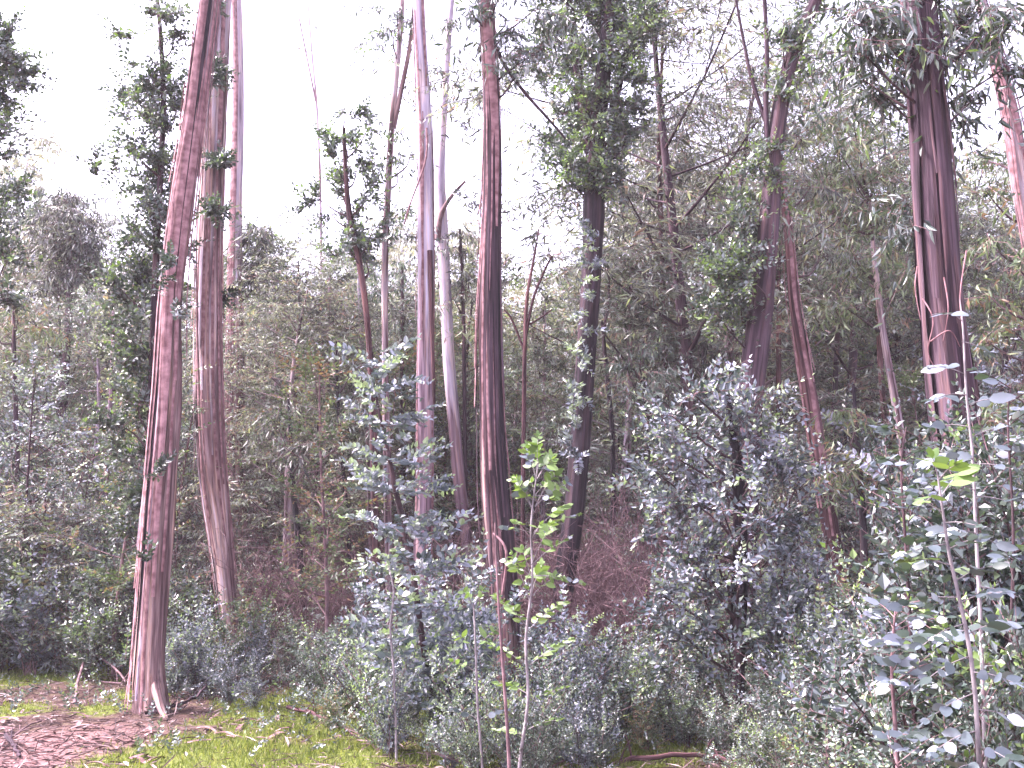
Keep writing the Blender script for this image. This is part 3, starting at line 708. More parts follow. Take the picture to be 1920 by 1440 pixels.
# T9 dark young gum below it
t = Tree('gum_tree', 'young blue-green gum with a black trunk and tiered leaf sprays almost to the ground', 1380, 9.2)
Ps, Rr = hero_trunk(t.o, [(1380, 1370, 36), (1382, 1250, 34), (1386, 1130, 34), (1388, 1020, 30), (1386, 920, 26), (1378, 830, 20), (1362, 740, 12)], 9.2, M['dark'], 20, .12, 9)
foliage(t.o, Ps, [(1345, 770, 46), (1300, 740, 44), (1260, 780, 40), (1395, 830, 46), (1330, 850, 60), (1270, 860, 50), (1225, 880, 34), (1450, 880, 60), (1500, 900, 40), (1390, 930, 36), (1310, 950, 66), (1240, 960, 50), (1460, 960, 56), (1210, 1010, 30),
                  (1340, 1030, 50), (1280, 1050, 66), (1450, 1040, 60), (1505, 1020, 46), (1230, 1110, 40), (1320, 1120, 54), (1460, 1120, 56), (1270, 1180, 44), (1340, 1200, 50), (1430, 1190, 54), (1300, 1240, 40), (1240, 1250, 30), (1450, 1250, 50), (1310, 1300, 40), (1500, 1130, 40), (1420, 900, 30, -.6), (1355, 960, 30, -.6), (1400, 790, 50, -.1), (1410, 850, 46, -.1), (1350, 900, 40), (1390, 1080, 36, -.6), (1320, 1070, 50), (1410, 970, 34, -.5), (1430, 740, 34), (1290, 820, 46)],
        9.2, 'j', M['glauc'], 30, .062, .036, 1.1, tint0=.5, flat=.5)
t.done()
# T10 red leaning
t = Tree('gum_tree', 'thin red-brown gum leaning left, its bare trunk rising from the blue-green bushes', 1585, 12.5)
Ps, Rr = hero_trunk(t.o, [(1592, 1200, 43), (1580, 1120, 41), (1562, 1020, 36), (1546, 920, 34), (1530, 820, 32), (1514, 720, 30), (1500, 640, 26), (1488, 560, 24), (1478, 440, 19), (1462, 300, 14), (1452, 180, 11)], 12.5, M['red'], 28, .16, 10)
bark_strips(t.o, Ps, Rr, 8, 10, loose=.05, zr=(.2, .7))
foliage(t.o, Ps, [(1500, 430, 40), (1520, 350, 40), (1480, 330, 30), (1540, 470, 36), (1460, 230, 30), (1500, 260, 36)], 12.7, 'a', M['adult'], 31, .14, .026, .8, tint0=.45)
t.done()
# T11 the broad right trunk
t = Tree('gum_tree', 'broadest gum trunk, deeply furrowed purple-brown bark, dark drooping leaves at its top', 1790, 7.4)
Ps, Rr = hero_trunk(t.o, [(1850, 1400, 150), (1832, 1200, 112), (1812, 980, 102), (1796, 830, 98), (1780, 700, 92), (1768, 590, 86), (1758, 480, 86), (1752, 380, 84), (1744, 260, 80), (1734, 140, 74), (1722, 0, 68), (1716, -100, 66)], 7.4, M['brown'], 64, .17, 11, extend=6, step=.05)
bark_strips(t.o, Ps, Rr, 24, 11, loose=.08, zr=(.1, .8), mat=M['brown'])
for k, pp in enumerate([[(1812, 470, -.35), (1800, 560, -.4), (1808, 640, -.35)], [(1730, 560, -.5), (1750, 600, -.55), (1740, 660, -.5), (1760, 700, -.5)], [(1770, 520, -.5), (1778, 580, -.55), (1768, 640, -.5)], [(1720, 500, -.45), (1716, 540, -.5), (1726, 600, -.5)], [(1745, 640, -.5), (1780, 620, -.6), (1800, 650, -.5)]]):
    limb(t.o, pp, 7.2, 3, 1.5, M['strip'], 'bark_strip')
foliage(t.o, Ps, [(1640, 30, 60), (1590, 30, 44), (1650, 90, 56), (1610, 90, 40), (1680, 130, 44), (1660, 180, 34), (1690, 60, 50), (1840, 20, 60), (1860, 80, 50), (1800, 30, 40), (1880, 130, 36), (1830, 180, 30), (1870, 30, 44), (1620, 150, 30), (1810, 230, 22), (1700, 380, 30, .3), (1710, 440, 24, .3)],
        7.4, 'a', M['dkgreen'], 32, .105, .028, 1.9, tint0=.45, hexa=True)
t.done()
# T12 right edge leaning
t = Tree('gum_tree', 'leaning pink-brown gum cut by the right edge, top bending left behind dark leaves', 1990, 10)
Ps, Rr = hero_trunk(t.o, [(2040, 1250, 50), (2010, 950, 48), (1975, 680, 46), (1942, 500, 42), (1916, 360, 40), (1896, 230, 36), (1868, 110, 30), (1840, 0, 24), (1815, -100, 20)], 10, M['pink'], 30, .14, 12, extend=4)
bark_strips(t.o, Ps, Rr, 8, 12, zr=(.3, .9))
foliage(t.o, Ps, [(1860, 560, 50), (1900, 620, 50), (1850, 640, 40), (1890, 480, 46), (1850, 450, 40), (1910, 320, 30), (1840, 300, 34), (1900, 740, 50), (1850, 360, 36), (1880, 800, 40)], 10.3, 'a', M['olive'], 33, .12, .03, .8, tint0=.5)
t.done()
# leafy tree behind the forked trunk, on its left
t = Tree('gum_tree', 'dark-leaved gum standing behind the forked pink trunk, ragged crown against the sky', 300, 12.5)
Ps, Rr = hero_trunk(t.o, [(290, 1180, 20), (282, 900, 18), (286, 700, 17), (292, 500, 15), (300, 350, 13), (306, 200, 12), (302, 80, 10), (292, -40, 8)], 12.5, M['brown'], 16, .1, 13, extend=2)
foliage(t.o, Ps, [(300, 30, 34), (330, 60, 26), (280, 20, 20), (265, 150, 42), (300, 170, 42), (235, 175, 26), (330, 200, 30), (285, 220, 34), (240, 225, 16), (320, 240, 30), (250, 280, 26), (290, 300, 40), (270, 320, 30), (220, 318, 14), (175, 322, 18), (300, 350, 44), (265, 370, 34), (290, 410, 44),
                  (260, 440, 34), (300, 470, 30), (280, 520, 44), (255, 560, 40), (290, 580, 36), (265, 640, 44), (240, 680, 40), (280, 700, 34), (260, 760, 44), (230, 800, 40), (250, 860, 44), (225, 540, 34), (350, 540, 14), (350, 480, 16), (270, 940, 40), (240, 1000, 40), (245, 120, 14), (222, 65, 9), (243, 72, 7)],
        12.5, 'j', M['dkgreen'], 34, .07, .042, 1.5, tint0=.5)
t.done()
t = Tree('gum_tree', 'blue-dark leafy crown reaching in at the top of the left edge', -70, 12)
Ps, Rr = hero_trunk(t.o, [(-90, 1200, 30), (-80, 800, 26), (-70, 400, 20), (-50, 100, 14), (-40, -60, 10)], 12, M['dark'], 16, .1, 14)
foliage(t.o, Ps, [(10, 70, 36), (20, 120, 34), (-10, 150, 50), (15, 190, 34), (5, 250, 30), (-20, 220, 40), (30, 160, 20), (10, 290, 20), (-30, 90, 40), (0, 360, 26), (15, 480, 36), (-20, 420, 40), (5, 560, 34), (60, 135, 8)], 12, 'j', M['dkgreen'], 35, .07, .042, 1.8, tint0=.55)
t.done()

rb0 = random.Random(77)
def pole(label, pts, Y, mat, seed, blobs=(), kind='a', lm='adult', tint0=.4, dens=.8, leaf=(.15, .028), name='gum_tree', flute=.08, limbs=()):
    t = Tree(name, label, pts[0][0], Y)
    Ps, Rr = hero_trunk(t.o, pts, Y, mat, 14, flute, seed, step=.15)
    for l in limbs: limb(t.o, l[0], Y, l[1], l[2], mat)
    if blobs: foliage(t.o, Ps, blobs, Y, kind, M[lm], seed, leaf[0], leaf[1], dens, tint0=tint0)
    t.done()
pole('slender gum bending left, dark leaf clumps against the white sky beside a twin-topped one', [(705, 1080, 16), (700, 800, 15), (690, 620, 14), (675, 500, 14), (655, 400, 13), (648, 320, 10), (645, 240, 7)], 15, M['red'], 40,
     [(650, 215, 26), (645, 260, 34), (625, 300, 30), (670, 310, 36), (640, 350, 36), (690, 360, 30), (600, 375, 30), (620, 400, 28), (665, 410, 44), (700, 430, 34), (650, 460, 34), (685, 490, 36), (630, 480, 24), (690, 240, 26), (700, 300, 20)], 'j', 'dkgreen', .5, .75, (.09, .045))
pole('twin-topped slim pinkish gum just left of the pale mauve trunk', [(730, 1100, 17), (724, 800, 15), (722, 640, 14), (722, 480, 15), (728, 350, 15), (735, 230, 14), (744, 130, 13), (752, 40, 12), (758, -60, 10)], 15.5, M['pink'], 41,
     [(735, 60, 26), (745, 20, 28), (715, 20, 18), (765, 40, 22), (770, 290, 26), (760, 250, 18), (745, 320, 26), (720, 90, 14), (775, 190, 12), (755, 390, 30), (760, 440, 24)], 'a', 'dkgreen', .5, .8, (.12, .03), limbs=(([(738, 240), (752, 170), (768, 90), (778, 0)], 11, 8),))
pole('bare thin stem forking like antlers in the sky gap right of the dark-sided trunk', [(980, 1050, 9), (982, 800, 9), (984, 650, 9), (988, 560, 8), (1000, 490, 6), (1010, 430, 4)], 14, M['red'], 42,
     [(1010, 440, 14), (1030, 480, 12), (955, 410, 14)], 'a', 'adult', .3, .5, limbs=(([(984, 640), (1000, 560), (1020, 510), (1035, 480)], 6, 4), ([(984, 660), (960, 600), (945, 580)], 5, 3), ([(990, 610), (1015, 595), (1035, 580)], 4, 3)))
pole('thin bare black sapling trunk just right of the leafy black one', [(1150, 990, 12), (1148, 820, 11), (1140, 720, 10), (1132, 630, 8), (1142, 560, 6), (1138, 480, 5)], 16, M['dark'], 43, [(1140, 470, 30), (1160, 430, 30)], limbs=(([(1140, 700), (1132, 640), (1128, 600)], 7, 4),))
pole('thin dark stem between the pale thin trunk and the dark-sided one', [(876, 1080, 10), (872, 850, 9), (870, 650, 9), (866, 500, 7), (862, 430, 5)], 17, M['brown'], 44, [(868, 470, 40), (880, 520, 40), (850, 560, 30), (870, 440, 26)])
pole('dark crooked stem standing in the brown understorey between the pink and the mauve trunks', [(572, 1180, 14), (566, 1080, 14), (556, 980, 13), (548, 900, 11), (545, 820, 8), (540, 740, 5)], 15, M['dark'], 45, [(545, 780, 40), (520, 800, 30), (570, 840, 34)])
pole('pale bare slender trunk right of the slim mauve gum', [(492, 1120, 12), (491, 960, 12), (488, 850, 11), (492, 770, 10), (498, 700, 7)], 20, M['mauve'], 46, [(500, 650, 44), (480, 600, 40), (520, 600, 34)], 'a', 'adult', .5)
pole('thin reddish trunk rising through foliage between leafy black trunk and leaf-sleeved one', [(1250, 900, 14), (1248, 700, 13), (1244, 560, 12), (1240, 430, 12), (1236, 320, 11), (1238, 200, 9), (1242, 80, 7), (1240, -40, 5)], 17, M['red'], 47,
     [(1240, 60, 60), (1280, 200, 60), (1220, 240, 60), (1260, 320, 60), (1210, 360, 50), (1290, 420, 60), (1230, 470, 60), (1190, 500, 60), (1260, 560, 60), (1180, 580, 60), (1210, 640, 60), (1300, 640, 50)], 'a', 'adult', .45, 1.0)
pole('dark slim stem between the red leaning trunk and the broad right one', [(1624, 1220, 20), (1622, 1100, 17), (1618, 980, 15), (1612, 880, 12), (1606, 800, 9), (1600, 720, 6)], 11.5, M['dark'], 48, [(1620, 850, 50), (1590, 880, 40), (1650, 900, 40), (1610, 780, 40)], 'a', 'olive', .6, .8)
pole('pale pinkish trunk leaning left just before the broad right trunk', [(1700, 900, 18), (1680, 760, 17), (1662, 660, 16), (1648, 560, 14), (1638, 470, 10), (1630, 380, 7)], 14, M['pink'], 49,
     [(1630, 400, 60), (1650, 320, 50), (1600, 340, 60), (1570, 280, 50), (1640, 500, 50), (1600, 480, 50), (1560, 400, 60), (1690, 520, 40), (1600, 230, 50), (1590, 580, 50)], 'a', 'olive', .6, .9)
pole('pinkish short trunk behind the tiered blue-green sapling', [(702, 1120, 20), (698, 1000, 19), (694, 880, 16), (690, 780, 12)], 16, M['pink'], 50, [(690, 760, 40), (720, 800, 40)], 'a', 'adult', .4)
pole('leaning grey gum with a round dark crown above the left bushes', [(95, 1180, 22), (110, 900, 20), (122, 700, 18), (130, 560, 14), (128, 420, 8)], 19, M['brown'], 51,
     [(125, 380, 40), (100, 420, 44), (150, 410, 40), (130, 450, 54), (90, 470, 40), (160, 460, 40), (130, 510, 44), (100, 530, 40), (165, 500, 30)], 'a', 'adult', .28, 1.5)
pole('faint thin twig-topped stem high in the white sky gap', [(604, 1000, 7), (602, 500, 6), (600, 330, 6), (594, 200, 5), (585, 100, 4), (578, 10, 3)], 24, M['mauve'], 52, [(585, 40, 14), (560, 90, 12), (665, 90, 12)], 'a', 'adult', .5, .3, limbs=(([(592, 190), (576, 110), (560, 30)], 4, 2.5),))

for i, (px, Y, top, w, mk, lab) in enumerate(((205, 17, 640, 12, 'mauve', 'slender pale trunk in the left bushes, bare to its small tuft'), (30, 16, 620, 12, 'brown', 'slender brown trunk close to the left edge behind the bushes'), (520, 19, 560, 12, 'mauve', 'slender pale trunk in the gap right of the slim mauve gum'),
      (610, 18, 580, 13, 'pink', 'slender pinkish trunk in the wide gap before the leaning slender gum'), (640, 16, 700, 9, 'dark', 'short dark stem in the wide gap left of the tiered sapling'), (755, 18, 560, 12, 'brown', 'slender brown trunk just left of the pale mauve gum'),
      (1020, 18, 620, 10, 'mauve', 'slender pale trunk behind the lime-tipped sapling'), (1180, 17, 560, 13, 'mauve', 'slender pale trunk in the brown gap right of the leafy black gum'), (1215, 15, 700, 9, 'dark', 'thin black stem in the brown gap before the tiered young gum'), (1320, 18, 420, 14, 'brown', 'slender brown trunk behind the left side of the leaf-sleeved gum'),
      (1460, 17, 500, 13, 'red', 'slender reddish trunk between the leaf-sleeved gum and the red leaning one'), (1570, 18, 380, 13, 'brown', 'slender brown trunk behind the red leaning gum'), (1655, 16, 560, 14, 'red', 'slender red trunk in the gap left of the broad one'), (1880, 15, 560, 14, 'dark', 'slender dark trunk right of the broad one among leaves'),
      (680, 20, 500, 12, 'mauve', 'slender pale trunk just behind the leaning slender gum'), (900, 20, 520, 10, 'pink', 'slender pink trunk hard against the left of the dark-sided gum'))):
    j = rb0.uniform(-25, 25); h = 1180-top
    pole(lab, [(px-j, 1150, w*1.1), (px-j*.7, 1150-h*.3, w), (px-j*.1, 1150-h*.6, w*.9), (px+j*.4, top+30, w*.7), (px+j*.5, top-60, w*.4)], Y, M[mk], 200+i,
         [(px+j*.5+dx, top+dy, 34) for dx, dy in ((0, -50), (-30, -10), (28, 0), (-14, 40), (20, 60))], 'a' if i % 3 else 'j', ('adult', 'olive', 'silver')[i % 3], .5, .8, (.12, .026) if i % 3 else (.07, .04))
# ------------------------------------------------------------------ shrubs
SH = []
SH.append((gen_shrub(61, 1.5, .75, 11, 12, .072, .042, M['glauc'], M['twig'], tint0=.54), 1.5, 'blue-grey bush'))
SH.append((gen_shrub(62, 1.6, .6, 9, 12, .07, .038, M['glauc'], M['twigdk'], tint0=.5), 1.6, 'dusky blue-green bush'))
SH.append((gen_shrub(63, 1.4, .7, 10, 12, .06, .036, M['dkgreen'], M['twigdk'], tint0=.68), 1.4, 'dark green bush'))
SH.append((gen_shrub(64, 1.7, .7, 9, 12, .10, .024, M['adult'], M['twig'], 'a', tint0=.6, spray_scale=.6), 1.7, 'thin-leaved grey-green bush'))
SH.append((gen_shrub(65, 1.3, .6, 9, 11, .06, .036, M['olive'], M['twig'], tint0=.62), 1.3, 'olive green bush'))
SH.append((gen_shrub(66, 1.6, .7, 10, 13, .055, .029, M['silver'], M['twigdk'], hexa=True, tint0=.42, spray_scale=.9), 1.6, 'broad-leaved silvery bush'))
SH.append((gen_shrub(67, 1.6, .8, 12, 13, .052, .03, M['silver'], M['twig'], tint0=.5), 1.6, 'fine-leaved silvery bush'))
SN = ['stem', 'foliage']
ST = [(gen_shrub(91, 2.6, .6, 15, 17, .058, .034, M['glauc'], M['twigdk'], hexa=True, tint0=.44), 2.6, 'tall blue-grey bush'),
      (gen_shrub(92, 2.6, .55, 15, 17, .055, .032, M['dkgreen'], M['twigdk'], hexa=True, tint0=.58), 2.6, 'tall dark green bush'),
      (gen_shrub(93, 2.6, .6, 15, 17, .052, .03, M['silver'], M['twig'], hexa=True, tint0=.45), 2.6, 'tall silvery green bush'),
      (gen_shrub(94, 2.6, .6, 12, 16, .10, .024, M['adult'], M['twig'], 'a', tint0=.5, spray_scale=.6), 2.6, 'tall thin-leaved bush')]
def shrub_to(px, top_py, Y, k, group='bushes of the undergrowth', s_min=.3, wid=1.):
    proto, H0, look = SH[k]; x = px_x(px, Y); z0 = ground_z(x, Y); zt = W(px, top_py, Y)[2]
    if zt-z0 > 1.75: proto, H0, look = ST[{0: 0, 5: 0, 6: 2, 1: 0, 2: 1, 3: 3, 4: 2}[k]]; wid = 1
    s = max(s_min, (zt-z0)/H0)
    dist = 'small near ' if Y < 10 and s < .8 else 'near ' if Y < 10 else 'mid-ground ' if Y < 15 else 'background '
    return place(proto, SN, 'bush', 'bush', px, Y, dist+look, group, s, sxy=wid)
rb = random.Random(11)
# left wall of bushes
for px, top, Y, k in ((15, 960, 14, 0), (70, 900, 15, 2), (120, 1010, 14, 4), (170, 930, 15.5, 1), (215, 980, 14.2, 0), (250, 1060, 13.4, 2), (40, 1060, 13.6, 1), (95, 1080, 13.3, 0), (150, 1060, 13.5, 3), (200, 1120, 12.8, 2), (-40, 980, 13, 1), (-30, 850, 15, 2),
                      (60, 780, 17, 1), (160, 780, 17, 2), (10, 700, 17.5, 0), (110, 830, 17, 4), (225, 850, 16, 3)):
    shrub_to(px, top, Y, k, wid=1.15)
for px, top, Y, k in ((735, 1180, 8.3, 6), (745, 1260, 8.1, 0), (900, 1200, 7.6, 6), (895, 1290, 7.3, 5), (985, 1230, 7.2, 6), (1000, 1310, 7.0, 5), (960, 1330, 7.3, 0), (780, 1230, 9.1, 1), (850, 1240, 8.8, 6), (820, 1320, 8.6, 2), (770, 1310, 8.8, 2)):
    shrub_to(px, top, Y, k, wid=.75)
# around the left trunks
for px, top, Y, k in ((390, 1150, 11.6, 0), (360, 1190, 11.4, 0), (420, 1210, 11.2, 1), (480, 1110, 12.6, 4), (500, 1180, 12.3, 0), (345, 1090, 13, 2), (455, 1255, 10.8, 0), (500, 1275, 10.6, 1), (350, 950, 15.5, 3), (470, 1000, 15.5, 3), (540, 1150, 13.6, 3),
                      (600, 1130, 13, 3), (590, 1010, 15.5, 4), (640, 1180, 12.4, 1), (620, 1225, 11.8, 0), (420, 880, 17, 3), (520, 900, 18, 3)):
    shrub_to(px, top, Y, k)
# centre
for px, top, Y, k in ((680, 1120, 11, 0), (660, 1190, 10.2, 1), (880, 1100, 9.6, 0), (870, 1180, 8.8, 0), (840, 1080, 10.5, 1), (905, 1240, 8.2, 0), (1000, 1180, 8.5, 1), (1050, 1170, 9, 0), (1110, 1190, 8.8, 0), (1040, 1270, 7.9, 0), (1160, 1230, 8.9, 2), (1200, 1200, 9.4, 1), (1230, 1260, 9, 2),
                      (1100, 1290, 8.0, 0), (1010, 1340, 7.4, 0), (850, 1370, 7.7, 0), (1080, 1380, 7.3, 1), (1200, 1310, 8.4, 4), (1270, 1290, 8.6, 2), (960, 1290, 7.9, 4), (1330, 1330, 8, 2), (640, 1290, 9.4, 4), (760, 1050, 12, 3), (880, 1000, 13, 3), (985, 1080, 12, 3), (850, 980, 18, 3), (1020, 1000, 15, 3)):
    shrub_to(px, top, Y, k)
# right mass
for px, top, Y, k in ((1490, 1090, 9, 0), (1540, 1150, 8.4, 4), (1500, 1190, 8, 0), (1440, 1280, 7.6, 2), (1520, 1270, 7.2, 1), (1590, 1210, 7.6, 0), (1640, 1180, 8, 2), (1610, 1300, 6.6, 0), (1560, 1340, 6.4, 2), (1480, 1350, 6.8, 4), (1680, 1230, 6.6, 1), (1400, 1370, 7.2, 2), (1660, 1350, 5.8, 0),
                      (1640, 1060, 10, 3), (1690, 1080, 9, 4), (1560, 1110, 11, 4), (1500, 1000, 12, 0), (1660, 960, 12, 2), (1560, 830, 15, 3), (1450, 780, 15, 3), (1620, 780, 15, 1), (1700, 850, 13, 0), (1760, 1380, 5, 1), (1880, 760, 11, 2), (1900, 900, 10, 4), (1940, 680, 12, 0),
                      (1200, 800, 17, 3), (1280, 680, 18, 1), (1180, 960, 15, 3)):
    shrub_to(px, top, Y, k)
for px, top, Y, k in ((1790, 790, 6.1, 2), (1750, 850, 6.2, 5), (1840, 800, 6.2, 2), (1740, 900, 6.0, 2), (1870, 830, 6, 0), (1910, 780, 5.8, 2), (1800, 920, 5.7, 1), (1690, 990, 6.4, 6), (1900, 1180, 4.6, 2), (1760, 1180, 4.9, 6)):
    shrub_to(px, top, Y, k, wid=.7)
for px, top, Y, k in ((1880, 1000, 5.6, 2), (1760, 1080, 6, 0), (1690, 1160, 5.6, 5), (1930, 1120, 5, 2), (1800, 1250, 5, 5), (1720, 1320, 4.9, 6), (1900, 1360, 4.6, 2), (1640, 1260, 6, 6), (1580, 1240, 7, 6), (1500, 1150, 8.4, 6), (1450, 1200, 8, 6), (1540, 1100, 9.2, 6),
                      (1400, 1300, 7.4, 6), (1350, 1250, 8.4, 6), (1270, 1230, 8.8, 6), (1210, 1180, 9.5, 6), (1150, 1190, 9.2, 6), (1080, 1210, 8.6, 6), (1040, 1190, 8.3, 6), (930, 1170, 9.3, 6), (860, 1130, 9.8, 6), (640, 1150, 11.2, 6), (690, 1160, 10, 6), (600, 1190, 12, 6),
                      (1120, 1330, 7.8, 6), (1010, 1300, 7.9, 6), (900, 1300, 8.2, 6), (1620, 1120, 8.8, 6), (1690, 1010, 9.5, 6), (1590, 1390, 5.9, 6), (1480, 1400, 6.4, 6), (1680, 1400, 5.2, 5), (360, 1140, 12, 6), (410, 1170, 11.8, 6), (60, 950, 14.4, 6), (140, 930, 15, 6), (200, 1000, 14.6, 6), (20, 1040, 13.7, 6), (240, 1000, 14, 6),
                      (1420, 1080, 10, 6), (1280, 1000, 12, 6), (1360, 1130, 9.6, 6), (1180, 1120, 11, 6), (1520, 1080, 12, 6), (1450, 900, 13, 6), (1620, 880, 13.5, 6), (560, 1110, 14, 6), (440, 1060, 14.5, 6)):
    shrub_to(px, top, Y, k, wid=1.15)
# brown dead thickets in the shade of the wood
TH = [gen_thicket(71, 1.8, 1.1, 90), gen_thicket(72, 2.3, 1.3, 90)]
for px, Y, s, k in ((60, 16, 1.2, 0), (110, 17, 1.6, 1), (30, 20, 1.6, 1), (540, 15, 1, 0), (600, 17, 1.2, 1), (660, 14, .8, 0), (870, 16, 1, 1), (1010, 14, 1, 0), (1090, 13.5, .9, 0), (1150, 12.8, .9, 1), (1190, 12.4, .7, 0), (1120, 16, 1.1, 1), (1230, 15, 1, 0), (1290, 13, .9, 1), (1580, 15, 1.1, 0), (1660, 16, 1.2, 1),
                    (470, 20, 1.2, 0), (720, 20, 1.3, 1), (820, 22, 1.4, 0), (960, 20, 1.3, 1), (1060, 20, 1.2, 0), (1200, 20, 1.4, 1), (1350, 18, 1.4, 0), (1480, 19, 1.5, 1), (1750, 16, 1.2, 0), (1860, 15, 1.3, 1), (180, 21, 1.5, 0), (320, 19, 1.4, 1)):
    place((TH[k],), ['branches'], 'dead_thicket', 'dead bush', px, Y, 'tangled brown dead thicket', 'dead brown thickets in the understorey', s)

# ------------------------------------------------------------------ near saplings with leaves of their own
def leaf_mesh(L, Wd, mat, seed):
    S = Soup()
    # folded leaf with a rounded outline: 2 x 3 quads
    xs = [0, .2, .5, .8, 1]; ws = [.06, .42, .5, .3, .02]; V = []
    for i, (x, w) in enumerate(zip(xs, ws)):
        bend = -.12*L*x*x+.03*L*math.sin(x*5+seed)
        V += [(x*L, -w*Wd, bend+.12*w*Wd), (x*L, 0, bend), (x*L, w*Wd, bend+.12*w*Wd)]
    q = [(i*3+b, i*3+3+b, i*3+4+b, i*3+b+1) for i in range(4) for b in range(2)]
    S.add(V, q, .5); return S.build('leaf', mat, smooth=True, link=False)
from mathutils import Matrix
def add_leaf(root, me, P, R, s):
    o = bpy.data.objects.new('leaf', me); COL.objects.link(o); o.parent = root
    m = Matrix([list(R[0])+[0], list(R[1])+[0], list(R[2])+[0], [0, 0, 0, 1]])
    o.matrix_basis = Matrix.Translation(Vector(P)) @ m @ Matrix.Scale(float(s), 4)
class Sapling(Tree):
    def __init__(s, label, pts, Y, wood, name='sapling', Ytop=None):
        super().__init__(name, label, pts[0][0], Y, 'sapling')
        s.Ps, s.Rs = hero_trunk(s.o, [(a, b, c*.72) for a, b, c in pts], Y, wood, 8, 0, 0, 'stem', step=.06, Ytop=Ytop)
        s.Y = Y; s.n = 0; s.soup = Soup()
    def leaf(s, mesh, P, d, up, size, fallback):
        R = frames(np.array([d], float), np.array([up], float))[0]
        if s.n < 290: add_leaf(s.o, mesh, P, R, size); s.n += 1
        else:
            lv, lq = leaf_shape(fallback[0], fallback[1], 0, .2, True)
            instance(s.soup, lv, lq, R[None], np.array([P]), np.array([size]), np.array([.5+.2*random.uniform(-1, 1)]))
    def shoot(s, a, b, meshes, spacing, rs, fb, wood, r=.003, tipmesh=None, droop=.0, start=.15):
        a = np.array(a); b = np.array(b); L = np.linalg.norm(b-a); m = (a+b)/2+np.array((0, 0, .06*L))
        p = smooth_path([a, m, b+np.array((0, 0, -droop*L))], 8); T = Soup(); T.tube(p, np.linspace(r, r*.5, 8), 5); T.build('twig', wood, s.o, smooth=True)
        n = max(2, int(L/spacing)); d0 = (b-a)/L
        side = np.cross(d0, (0, 0, 1.)); side /= np.linalg.norm(side)+1e-6; upv = np.cross(side, d0)
        for i in range(n):
            f = start+(1-start)*(i+1)/n; pp = p[min(7, int(f*7))]*(1-(f*7) % 1)+p[min(7, int(f*7)+1)]*((f*7) % 1)
            ax = side if (i % 2 == 0 or abs(d0[2]) < .6) else upv
            sz = (.55+.55*math.sin(math.pi*min(1, .25+.7*f)))*rs.uniform(.85, 1.15)
            me = tipmesh if (tipmesh and i >= n-2) else meshes[rs.randint(len(meshes))]
            for sg in (-1, 1):
                d = ax*sg+d0*(.25+.35*f)+rs.normal(0, .15, 3); up = np.array((0, -.45, .8))+rs.normal(0, .65, 3)
                s.leaf(me, pp, d, up, sz, fb)
        s.leaf(tipmesh or meshes[0], p[-1], d0+rs.normal(0, .1, 3), (0, 0, 1), .6, fb)
    def done(s, mat=None):
        if s.n >= 290 and s.soup.n:
            o = s.soup.build('foliage', [mat]); o.parent = s.o; o['kind'] = 'stuff'
        v = Vector(s.base)
        for c in s.o.children:
            c.matrix_basis = Matrix.Translation(-v) @ c.matrix_basis

LG = [leaf_mesh(.075, .045, M['glauc'], 1), leaf_mesh(.08, .04, M['glauc'], 2), leaf_mesh(.065, .042, M['glauc'], 4)]
LL = [leaf_mesh(.085, .05, M['lime'], 1), leaf_mesh(.075, .045, M['lime'], 3)]
LD = [leaf_mesh(.08, .045, M['dkgreen'], 1), leaf_mesh(.085, .04, M['glauc'], 3)]
# tiered blue-green sapling, centre
rs = np.random.RandomState(101)
t = Sapling('blue-green sapling with dark bent stem and flat leaf tiers, left of centre', [(815, 1395, 20), (806, 1300, 18), (792, 1200, 18), (778, 1100, 18), (760, 1000, 18), (742, 920, 17), (728, 850, 13), (712, 780, 9), (698, 700, 5)], 8.7, M['twigdk'])
tiers = [(700, 690, 30, 4), (712, 740, 50, 5), (725, 800, 66, 6), (735, 870, 74, 6), (745, 930, 80, 7), (762, 1010, 88, 8), (775, 1080, 92, 9), (785, 1150, 100, 10), (795, 1210, 110, 10), (802, 1270, 112, 10), (808, 1325, 100, 9)]
for px, py, r, n in tiers:
    a = W(px, py, 8.7)
    for k in range(n):
        az = k*6.28/n+rs.uniform(-.3, .3); Rw = r/FPX*8.7*rs.uniform(.7, 1.25)
        b = a+np.array((math.cos(az)*Rw, math.sin(az)*Rw, Rw*rs.uniform(.0, .5)))
        t.shoot(a, b, LG, .055, rs, (.07, .042), M['twig'])
P = []; D = []
for px, py, r, n in tiers:
    a = W(px, py, 8.7)
    for k in range(n*3):
        az = rs.uniform(0, 6.28); q = r/FPX*8.7*rs.uniform(.15, .85); P.append(a+np.array((math.cos(az)*q, math.sin(az)*q, q*.25+rs.normal(0, .07)))); D.append((math.cos(az), math.sin(az), rs.uniform(-.1, .5)))
put_sprays(t.soup, 'j', P, D, .62, .06, .036, rs, True, 0, .66, twigmat=0, twig_r=.0025)
t.n = max(t.n, 290)
t.done(M['glauc'])
